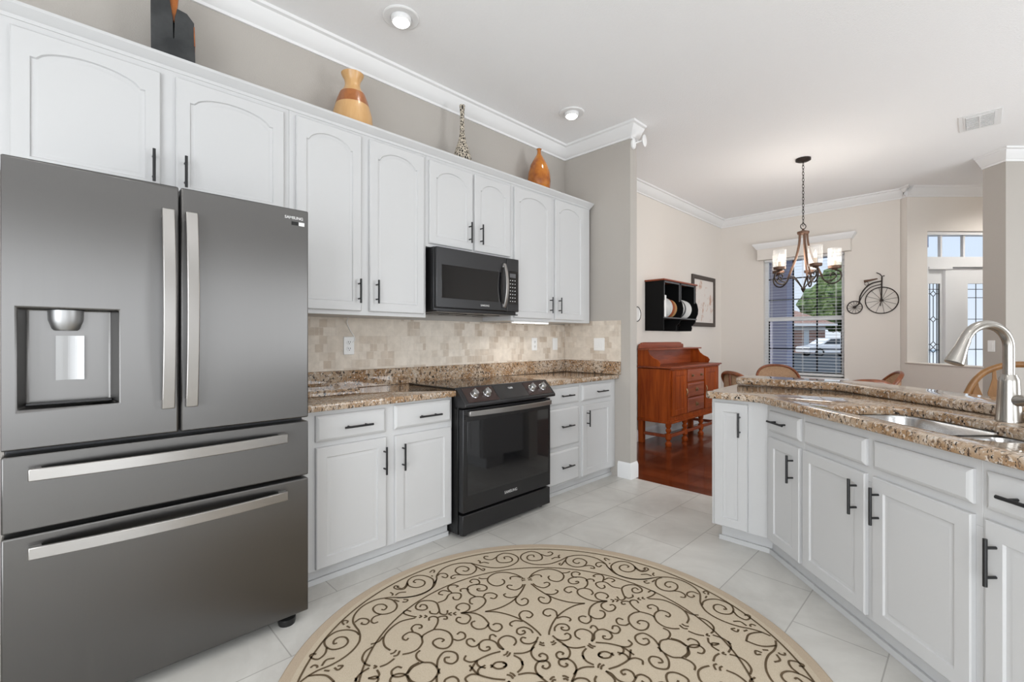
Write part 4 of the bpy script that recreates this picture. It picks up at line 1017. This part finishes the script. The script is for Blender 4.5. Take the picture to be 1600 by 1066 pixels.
# plate rack
pr = thing('plate_rack', 'black wall-hung plate rack with wooden top above the sideboard', 'rack', (-2.64, 5.17, 0), RUN)
PW, PDp = .90, .243
prof = [(PDp, 1.335), (.06, 1.335), (.05, 1.37), (.055, 1.40), (.02, 1.43), (.0, 1.46), (-.004, 1.50), (-.03, 1.56), (-.035, 1.62), (-.02, 1.69), (.0, 1.72), (.0, 1.935), (PDp, 1.935)]
flat = [(PDp, 1.335), (.0, 1.335), (.0, 1.935), (PDp, 1.935)]
part('side_panel', MB().prism(flat, 0, .02, 'x'), M['blackpaint'], pr, bev=.002)
part('side_panel', MB().prism(prof, PW-.02, PW, 'x'), M['blackpaint'], pr, bev=.002)
part('divider', MB().prism(prof, PW/2-.01, PW/2+.01, 'x'), M['blackpaint'], pr, bev=.002)
part('back_panel', MB().box(.02, PW-.02, PDp-.012, PDp, 1.335, 1.935), M['blackpaint'], pr)
part('top_board', MB().box(-.015, PW+.015, -.02, PDp, 1.935, 1.955), M['cherry_x'], pr, bev=.004)
part('shelf', MB().box(.02, PW/2-.01, .0, PDp-.012, 1.478, 1.494).box(PW/2+.01, PW-.02, .0, PDp-.012, 1.478, 1.494), M['blackpaint'], pr)
part('front_rail', MB().box(-.004, PW+.004, -.012, .0, 1.482, 1.498), M['grey'], pr, bev=.002)
ff = MB()
for a, b in ((.02, PW/2-.01), (PW/2+.01, PW-.02)): ff.box(a, a+.015, .002, .012, 1.70, 1.935).box(b-.015, b, .002, .012, 1.70, 1.935).box(a, b, .002, .012, 1.915, 1.935)
part('face_frame', ff, M['grey'], pr)
for k in range(3): part('hook', MB().tube([(.2+k*.25, PDp-.02, 1.44), (.2+k*.25, .14, 1.435), (.2+k*.25, .125, 1.41), (.2+k*.25, .14, 1.395), (.2+k*.25, .155, 1.41)], .005, 8), M['iron'], pr)
def plate(label, y, r, m, cx=-2.76, rim=None):
    z = 1.4945+r
    mb = MB().lathe([(0, 0), (r*.6, 0), (r*.66, .004), (r, .014), (r, .018), (r*.64, .009), (0, .006)], 36, axis='y')
    return solo('plate', mb, m, label, 'plate', (cx, y, z), 0, 'plates standing in the plate rack', smooth=40)
sq = MB().box(-.105, .105, -.03, .03, -.135, .135)
solo('platter', sq, M['white'], 'tall white square platter leftmost in the plate rack', 'platter', (-2.755, 5.235, 1.4945+.135), 0, bev=.004)
plate('large plain white plate next to the square platter in rack', 5.32, .128, M['white'])
plate('white plate just left of the terracotta plate in rack', 5.38, .125, M['white'])
plate('terracotta red plate left of the rack divider', 5.45, .122, M['terracotta'])
plate('tan terracotta plate touching the rack divider', 5.51, .118, M['maple'])
plate('white plate just right of the rack divider', 5.70, .128, M['white'])
plate('dark rimmed plate between white plates right of divider', 5.75, .125, M['grey'])
plate('white plate third from the right end of rack', 5.80, .126, M['white'])
plate('white plate second from the right end of rack', 5.86, .125, M['white'])
plate('white plate nearest the right end of the rack', 5.92, .122, M['white'])
hp = thing('wall_plate', 'small dark rimmed decorative plate hung beside the plate rack', 'plate', (WX+.001, 4.945, 1.53), RUN)
part('dish', MB().lathe([(0, -.016), (.05, -.012), (.07, -.012), (.085, -.022), (.088, -.02), (.07, -.004), (0, -.001)], 32, axis='y'), M['white'], hp)
part('rim', MB().tube([(.088*cos(2*pi*k/36), -.021, .088*sin(2*pi*k/36)) for k in range(36)], .005, 8, closed=True), M['iron'], hp)
# framed print
fp = thing('framed_print', 'dark wood framed watercolour print on the dining wall', 'picture', (WX+.001, 6.88, 1.79), RUN)
fw_, fh_ = .405, .375
fm = MB().box(-fw_, -fw_+.06, -.025, 0, -fh_, fh_).box(fw_-.06, fw_, -.025, 0, -fh_, fh_).box(-fw_+.06, fw_-.06, -.025, 0, fh_-.06, fh_).box(-fw_+.06, fw_-.06, -.025, 0, -fh_, -fh_+.06)
M['framewood'] = mat('dark_frame_wood', (.065, .05, .042), .5)
part('frame', fm, M['framewood'], fp, bev=.004)
part('print', MB().box(-fw_+.058, fw_-.058, -.012, -.006, -fh_+.058, fh_-.058), M['print'], fp)

# penny-farthing wall art
bk = thing('bicycle_wall_art', 'dark wire penny-farthing bicycle hung on the dining wall', 'wall art', (0, WY-.02, 0))
def wheel(cx, cz, r, ns, name):
    ring = MB().tube([(cx+r*cos(2*pi*k/48), 0, cz+r*sin(2*pi*k/48)) for k in range(48)], .006, 8, closed=True)
    o = part(name, ring, M['iron'], bk, smooth=60)
    sp = MB()
    for k in range(ns):
        a = 2*pi*(k+.3)/ns; sp.tube([(cx, 0, cz), (cx+r*cos(a), 0, cz+r*sin(a))], .0022, 5)
    part('spokes', sp, M['iron'], o)
    part('hub', MB().lathe([(.018, -.012), (.018, .012)], 16, (cx, 0, cz), axis='y'), M['iron'], o)
wheel(-.865, 1.729, .168, 12, 'front_wheel'); wheel(-1.147, 1.651, .082, 12, 'rear_wheel')
fr_ = MB().tube(catmull([(-1.147, -.008, 1.651), (-1.10, -.008, 1.70), (-1.085, -.008, 1.80), (-1.03, -.008, 1.90), (-.96, -.008, 1.955), (-.868, -.008, 1.975)], 6), .008, 8)
fr_.tube(catmull([(-1.095, -.008, 1.72), (-1.06, -.008, 1.80), (-.98, -.008, 1.90), (-.868, -.008, 1.935)], 6), .005, 8)
fr_.tube([(-.868, -.006, 1.729), (-.862, -.006, 2.03)], .008, 8)
part('frame_tube', fr_, M['iron'], bk)
part('saddle', MB().tube([(-1.045, -.012, 1.985), (-.98, -.014, 1.995), (-.905, -.012, 2.01)], [.016, .012, .007], 10), M['rust'], bk, label='brown saddle')
sp_ = MB().tube([(-1.02+.02*cos(k*pi/8), -.01, 1.955+.022*sin(k*pi/8)) for k in range(16)], .003, 6, closed=True)
part('saddle_spring', sp_, M['iron'], bk)
part('handlebar', MB().tube([(-.915, -.03, 2.085), (-.88, -.015, 2.065), (-.862, -.008, 2.035), (-.835, -.02, 2.04)], .006, 8), M['iron'], bk)
part('pedal', MB().tube([(-.868, -.014, 1.729), (-.878, -.014, 1.655)], .005, 6), M['iron'], bk)

# chandelier
cx, cy = W(3.031, 4.81)[:2]
ch = thing('chandelier', 'five-light bronze chandelier with clear glass shades over dining table', 'chandelier', (cx, cy, 0), A)
part('canopy', MB().lathe([(.0, H-.001), (.07, H-.001), (.07, H-.02), (.05, H-.03), (.012, H-.035), (0, H-.04)], 28), M['iron'], ch)
cn = MB(); z = H-.038; k = 0
while z > 2.43:
    lp = []
    for q in range(10):
        a = 2*pi*q/10; u, v = .009*cos(a), .021*sin(a)
        lp.append((u, 0, z-.018+v) if k % 2 else (0, u, z-.018+v))
    cn.tube(lp, .0028, 5, closed=True); z -= .033; k += 1
part('chain', cn, M['iron'], ch)
part('hanging_ring', MB().tube([(.028*cos(2*pi*q/24), 0, 2.405+.028*sin(2*pi*q/24)) for q in range(24)], .004, 8, closed=True), M['iron'], ch)
part('hub', MB().lathe([(0, 2.325), (.05, 2.325), (.055, 2.335), (.055, 2.35), (.03, 2.358), (.012, 2.365), (.01, 2.38), (0, 2.38)], 24), M['rust'], ch)
part('finial', MB().lathe([(0, 1.715), (.008, 1.725), (.02, 1.75), (.022, 1.76), (.008, 1.775), (0, 1.78)], 16), M['iron'], ch)
for ang in (-100, -28, 44, 116, 188):
    a = rad(ang); ca, sa = cos(a), sin(a)
    P = lambda r, z: (r*ca, r*sa, z)
    strap = part('arm', MB().tube(catmull([P(.035, 2.335), P(.045, 2.22), P(.08, 2.08), P(.13, 1.96), P(.165, 1.875)], 6), .012, 8, flat=.45), M['rust'], ch, label='flat worn bronze arm')
    part('scroll', MB().tube(catmull([P(.155, 1.90), P(.175, 1.845), P(.23, 1.80), P(.29, 1.81), P(.325, 1.86), P(.315, 1.915), P(.27, 1.935)], 6), .0075, 8).tube(catmull([P(.20, 1.82), P(.25, 1.835), P(.285, 1.87), P(.26, 1.905), P(.235, 1.89), P(.24, 1.87)], 6), .006, 8).tube(catmull([P(.16, 1.885), P(.10, 1.875), P(.05, 1.82), P(.012, 1.765)], 6), .006, 8), M['iron'], strap, label='dark iron scroll')
    cup = part('cup', MB().lathe([(0, 1.935), (.02, 1.935), (.03, 1.945), (.056, 1.95), (.058, 1.975), (.05, 1.977), (0, 1.977)], 24, P(.27, 0)), M['rust'], ch)
    part('candle', MB().lathe([(.015, 1.977), (.015, 2.03), (.006, 2.034), (0, 2.034)], 14, P(.27, 0)), M['candle'], cup)
    part('bulb', MB().lathe([(0, 2.034), (.010, 2.036), (.014, 2.05), (.012, 2.075), (.005, 2.10), (0, 2.112)], 14, P(.27, 0)), M['bulb'], cup, label='glowing candle bulb')
    part('glass_shade', MB().lathe([(.055, 1.9775), (.060, 1.99), (.060, 2.14), (.062, 2.15), (.059, 2.15), (.0575, 2.14), (.0575, 1.99), (.052, 1.9775)], 28, P(.27, 0)), M['shade'], cup, smooth=50)
lamp('chandelier_glow', 'POINT', (cx, cy, 2.06), (0, 0, 0), 26, (1, .92, .83), shadow_soft_size=.25)

# dining table and chairs
tx, ty = -1.25, 5.50
tt = thing('dining_table', 'round dark wood dining table under the chandelier', 'table', (tx, ty, 0))
part('tabletop', MB().lathe([(0, .725), (.44, .725), (.48, .735), (.48, .75), (.475, .757), (0, .757)], 64), M['tablewood'], tt)
part('pedestal', MB().lathe([(0, .045), (.11, .045), (.10, .12), (.06, .2), (.075, .35), (.11, .45), (.07, .55), (.09, .68), (.2, .725), (0, .725)], 32), M['tablewood'], tt)
for k in range(4):
    a = k*pi/2+.4; part('foot', MB().tube([(.05*cos(a), .05*sin(a), .12), (.22*cos(a), .22*sin(a), .09), (.40*cos(a), .40*sin(a), .032)], [.05, .04, .032], 10), M['tablewood'], tt)
def cane_chair(label, x, y, face):
    """face: direction the sitter looks (radians); local -y is the front"""
    t = thing('dining_chair', label, 'chair', (x, y, 0), face+pi/2, 'cane-backed chairs around the dining table')
    part('seat', MB().prism(rpoly([(-.24, -.23), (.24, -.23), (.21, .22), (-.21, .22)], .05), .42, .465), M['chairwood'], t, bev=.008)
    def hoop(q, k=1.0): # q -1..1
        xx = .245*sin(q*pi/2*1.05); yy = .27-.20*abs(q)**2.2; zz = .895-.24*abs(q)**2.4
        return Vector((xx, yy, zz))
    H_ = [hoop(-1+2*k/28) for k in range(29)]
    part('back_hoop', MB().tube([(-.19, .05, .44), (-.215, .06, .56)]+H_+[(.215, .06, .56), (.19, .05, .44)], .016, 10, flat=1.3), M['chairwood'], t, smooth=60)
    mb = MB(); vs = []
    for p in H_: 
        for s in (0., .5, 1.):
            vs.append((p.x*.97, p.y-.006-(p.y-.21)*.25*s, p.z-.01-(p.z-.5)*s))
    n = len(H_); fs = [(3*i+j, 3*i+3+j, 3*i+4+j, 3*i+1+j) for i in range(n-1) for j in range(2)]
    mb.add(vs, fs); o = part('cane_panel', mb, M['cane'], t)
    sd = o.modifiers.new('thickness', 'SOLIDIFY'); sd.thickness = .005
    part('splat', MB().tube([(0, .272, .89), (0, .262, .7), (0, .225, .46)], .016, 8, flat=.5), M['chairwood'], t)
    part('lower_rail', MB().tube([(-.225, .06, .50), (-.13, .19, .50), (0, .225, .50), (.13, .19, .50), (.225, .06, .50)], .012, 8), M['chairwood'], t)
    for sx_ in (-1, 1):
        part('leg', MB().tube([(sx_*.2, -.19, .42), (sx_*.205, -.20, .2), (sx_*.215, -.215, 0)], [.021, .018, .014], 10), M['chairwood'], t)
        part('leg', MB().tube([(sx_*.18, .18, .42), (sx_*.185, .21, .2), (sx_*.19, .25, 0)], [.021, .018, .014], 10), M['chairwood'], t)
        part('arm', MB().tube([(sx_*.243, .06, .64), (sx_*.25, -.05, .635), (sx_*.235, -.16, .62), (sx_*.225, -.175, .55), (sx_*.22, -.18, .45)], .014, 10), M['chairwood'], t)
    return t
def toward(x, y): return atan2(ty-y, tx-x)
for lb, x, y, tw in (('cane-backed dining chair right in front of the window', -1.69, 6.31, .0), ('cane-backed dining chair beside the sideboard, leftmost of the four', -1.59, 5.03, .0),
                 ('cane-backed dining chair below the bicycle wall art', -.80, 5.95, -.5), ('cane-backed dining chair mostly hidden below the bar, nearest the kitchen', -.76, 4.83, .0)):
    cane_chair(lb, x, y, toward(x, y)+tw)

# arrow-back windsor chair behind the bar
wx, wy = W(2.72, 2.46)[:2]
wc = thing('windsor_chair', 'honey oak arrow-back windsor chair behind the bar by the faucet', 'chair', (wx, wy, 0), rad(-3))
# sitter faces the bar: front is local -y
part('seat', MB().prism(rpoly([(-.24, -.25), (.24, -.25), (.22, .19), (-.22, .19)], .08), .43, .465), M['oak'], wc, bev=.01)
bow = catmull([(-.235, .13, .46), (-.245, .17, .66), (-.238, .215, .85), (-.185, .245, 1.0), (-.10, .262, 1.07), (0, .268, 1.088), (.10, .262, 1.07), (.185, .245, 1.0), (.238, .215, .85), (.245, .17, .66), (.235, .13, .46)], 6)
part('bow', MB().tube(bow, .018, 12, flat=1.0), M['oak'], wc, smooth=60)
for x in (-.19, -.115, -.04, .04, .115, .19):
    zt = 1.075-1.9*x*x*(1+abs(x)); yb = .14; yt = .262-.4*x*x
    g = lambda s: (x*(.82+.18*s), yb+(yt-yb)*s, .46+(zt-.46)*s)
    sp = MB(); vs = []
    pr_ = [(0, .008), (.4, .008), (.56, .012), (.70, .027), (.78, .031), (.85, .020), (.92, .010), (1., .008)]
    for s_, w_ in pr_:
        px, py, pz = g(s_)
        vs += [(px-w_, py-.005, pz), (px+w_, py-.005, pz), (px+w_, py+.005, pz), (px-w_, py+.005, pz)]
    n = len(pr_); fs = [(4*i+a, 4*i+(a+1) % 4, 4*i+4+(a+1) % 4, 4*i+4+a) for i in range(n-1) for a in range(4)]+[(3,2,1,0), tuple(range(4*n-4, 4*n))]
    sp.add(vs, fs); part('spindle', sp, M['oak'], wc, bev=.003)
for sx_ in (-1, 1):
    for sy_ in (-1, 1):
        part('leg', MB().tube([(sx_*.17, sy_*.16-.02, .43), (sx_*.20, sy_*.19-.02, .2), (sx_*.225, sy_*.22-.02, 0)], [.017, .022, .014], 10), M['oak'], wc)
    part('stretcher', MB().tube([(sx_*.203, -.21, .19), (sx_*.203, .17, .19)], .011, 8), M['oak'], wc)

# ---------------------------------------------------------------- outdoors
struct('ground', MB().box(-60, 60, 7.8, 90, -.3, -.15).box(9, 60, -20, 7.8, -.3, -.15).box(-60, -3.2, -20, 7.8, -.3, -.15), M['grass'], label='street and lawn outside with shade in the dark colour')
struct('ground_entry_path', MB().prism([(4.9, 6.2), (60, 6.2), (60, 62), (52, 62)], -.149, -.10), M['concrete'], rot=FOY, label='pale concrete path outside the front door')
pp = thing('porch_column', 'pale blue-grey stucco porch column outside the dining window', 'column', (-2.52, 9.05, 0))
part('shaft', MB().box(-.24, .24, -.2, .2, -.15, 2.62), M['porch'], pp, bev=.01)
part('roof_slab', MB().box(-1.5, 2.0, -1.30, .35, 2.62, 2.8), M['porch'], pp)
# neighbour house
hh = W(26.5, 45)
nh = thing('neighbour_house', 'red brick house with white trim across the street', 'house', (hh[0], hh[1], -.15), A)
part('wall', MB().box(-7, 4.0, 0, 6, 0, 2.9), M['brick'], nh)
part('trim_band', MB().box(-7, 4.0, -.05, 0, 2.2, 2.55).box(1.9, 2.4, -.05, 0, 0, 2.2), M['trim'], nh, label='white painted trim')
part('garage_door', MB().box(-4, 1.6, -.03, 0, 0, 2.15), M['brick'], nh)
rf = MB().add([(-8, -.8, 2.8), (4.6, -.8, 2.8), (4.6, 7, 2.8), (-8, 7, 2.8), (-6, 3, 4.4), (2.6, 3, 4.4)], [(0,1,5,4), (1,2,5), (2,3,4,5), (3,0,4), (3,2,1,0)])
part('roof', rf, M['roof'], nh)
part('fascia', MB().box(-8, 4.6, -.86, -.80, 2.62, 2.84), M['trim'], nh)
# car
cc = W(24.8, 36)
cr_ = thing('car', 'white car parked in the driveway outside the dining window', 'car', (cc[0], cc[1], -.15), A)
bodyp = [(-2.2, .35), (-2.22, .62), (-2.1, .78), (-1.0, .93), (2.1, .95), (2.25, .7), (2.22, .35), (1.75, .32), (1.6, .55), (1.2, .55), (1.05, .32), (-1.0, .32), (-1.15, .58), (-1.6, .58), (-1.75, .32)]
part('body', MB().prism(bodyp, -.85, .85, 'y'), M['carpaint'], cr_, bev=.02)
part('cabin', MB().prism([(-1.3, .92), (-.5, 1.42), (1.1, 1.45), (1.75, .94)], -.72, .72, 'y'), M['carpaint'], cr_)
part('side_window', MB().prism([(-1.02, .97), (-.45, 1.36), (.25, 1.38), (.25, .97)], -.735, .735, 'y'), M['carglass'], cr_, label='dark front side window')
part('side_window', MB().prism([(.33, .97), (.33, 1.38), (1.0, 1.38), (1.5, .98)], -.735, .735, 'y'), M['carglass'], cr_, label='dark rear side window')
for x in (-1.38, 1.4):
    for y in (-.78, .78):
        wv = part('wheel', MB().lathe([(.2, -.1), (.32, -.1), (.34, -.06), (.34, .06), (.32, .1), (.2, .1)], 24, (x, y, .34), axis='y'), M['tyre'], cr_)
        part('hubcap', MB().lathe([(.0, -.115), (.18, -.11), (.205, -.1), (.205, .1), (.18, .11), (0, .115)], 20, (x, y, .34), axis='y'), M['steel'], wv)
# trees
def tree(label, x, y, h, cr, n):
    t = thing('tree', label, 'tree', (x, y, -.15))
    part('trunk', MB().tube([(0, 0, 0), (.1, 0, h*.3), (0, .1, h*.55)], [.3, .24, .16], 10), M['tablewood'], t)
    bm = bmesh.new(); rnd = random.Random(n)
    for k in range(n):
        a = rnd.uniform(0, 2*pi); r = cr*sqrt(rnd.random())*.8; z = h*.55+rnd.uniform(-.35, .55)*cr
        ret = bmesh.ops.create_icosphere(bm, subdivisions=3, radius=cr*rnd.uniform(.3, .5), matrix=Matrix.Translation((r*cos(a), r*sin(a), z)))
        for v in ret['verts']: v.co += Vector((rnd.uniform(-1, 1), rnd.uniform(-1, 1), rnd.uniform(-1, 1)))*cr*.06
    me = bpy.data.meshes.new('foliage'); bm.to_mesh(me); bm.free(); me.materials.append(M['leaf'])
    part('foliage', me, None, t)
q = W(37.5, 50); tree('large green tree right of the brick house across the street', q[0], q[1], 9.5, 4.6, 46)
q = W(32.4, 39.5); tree('round green bush behind the white car', q[0], q[1], 3.0, 1.5, 24)
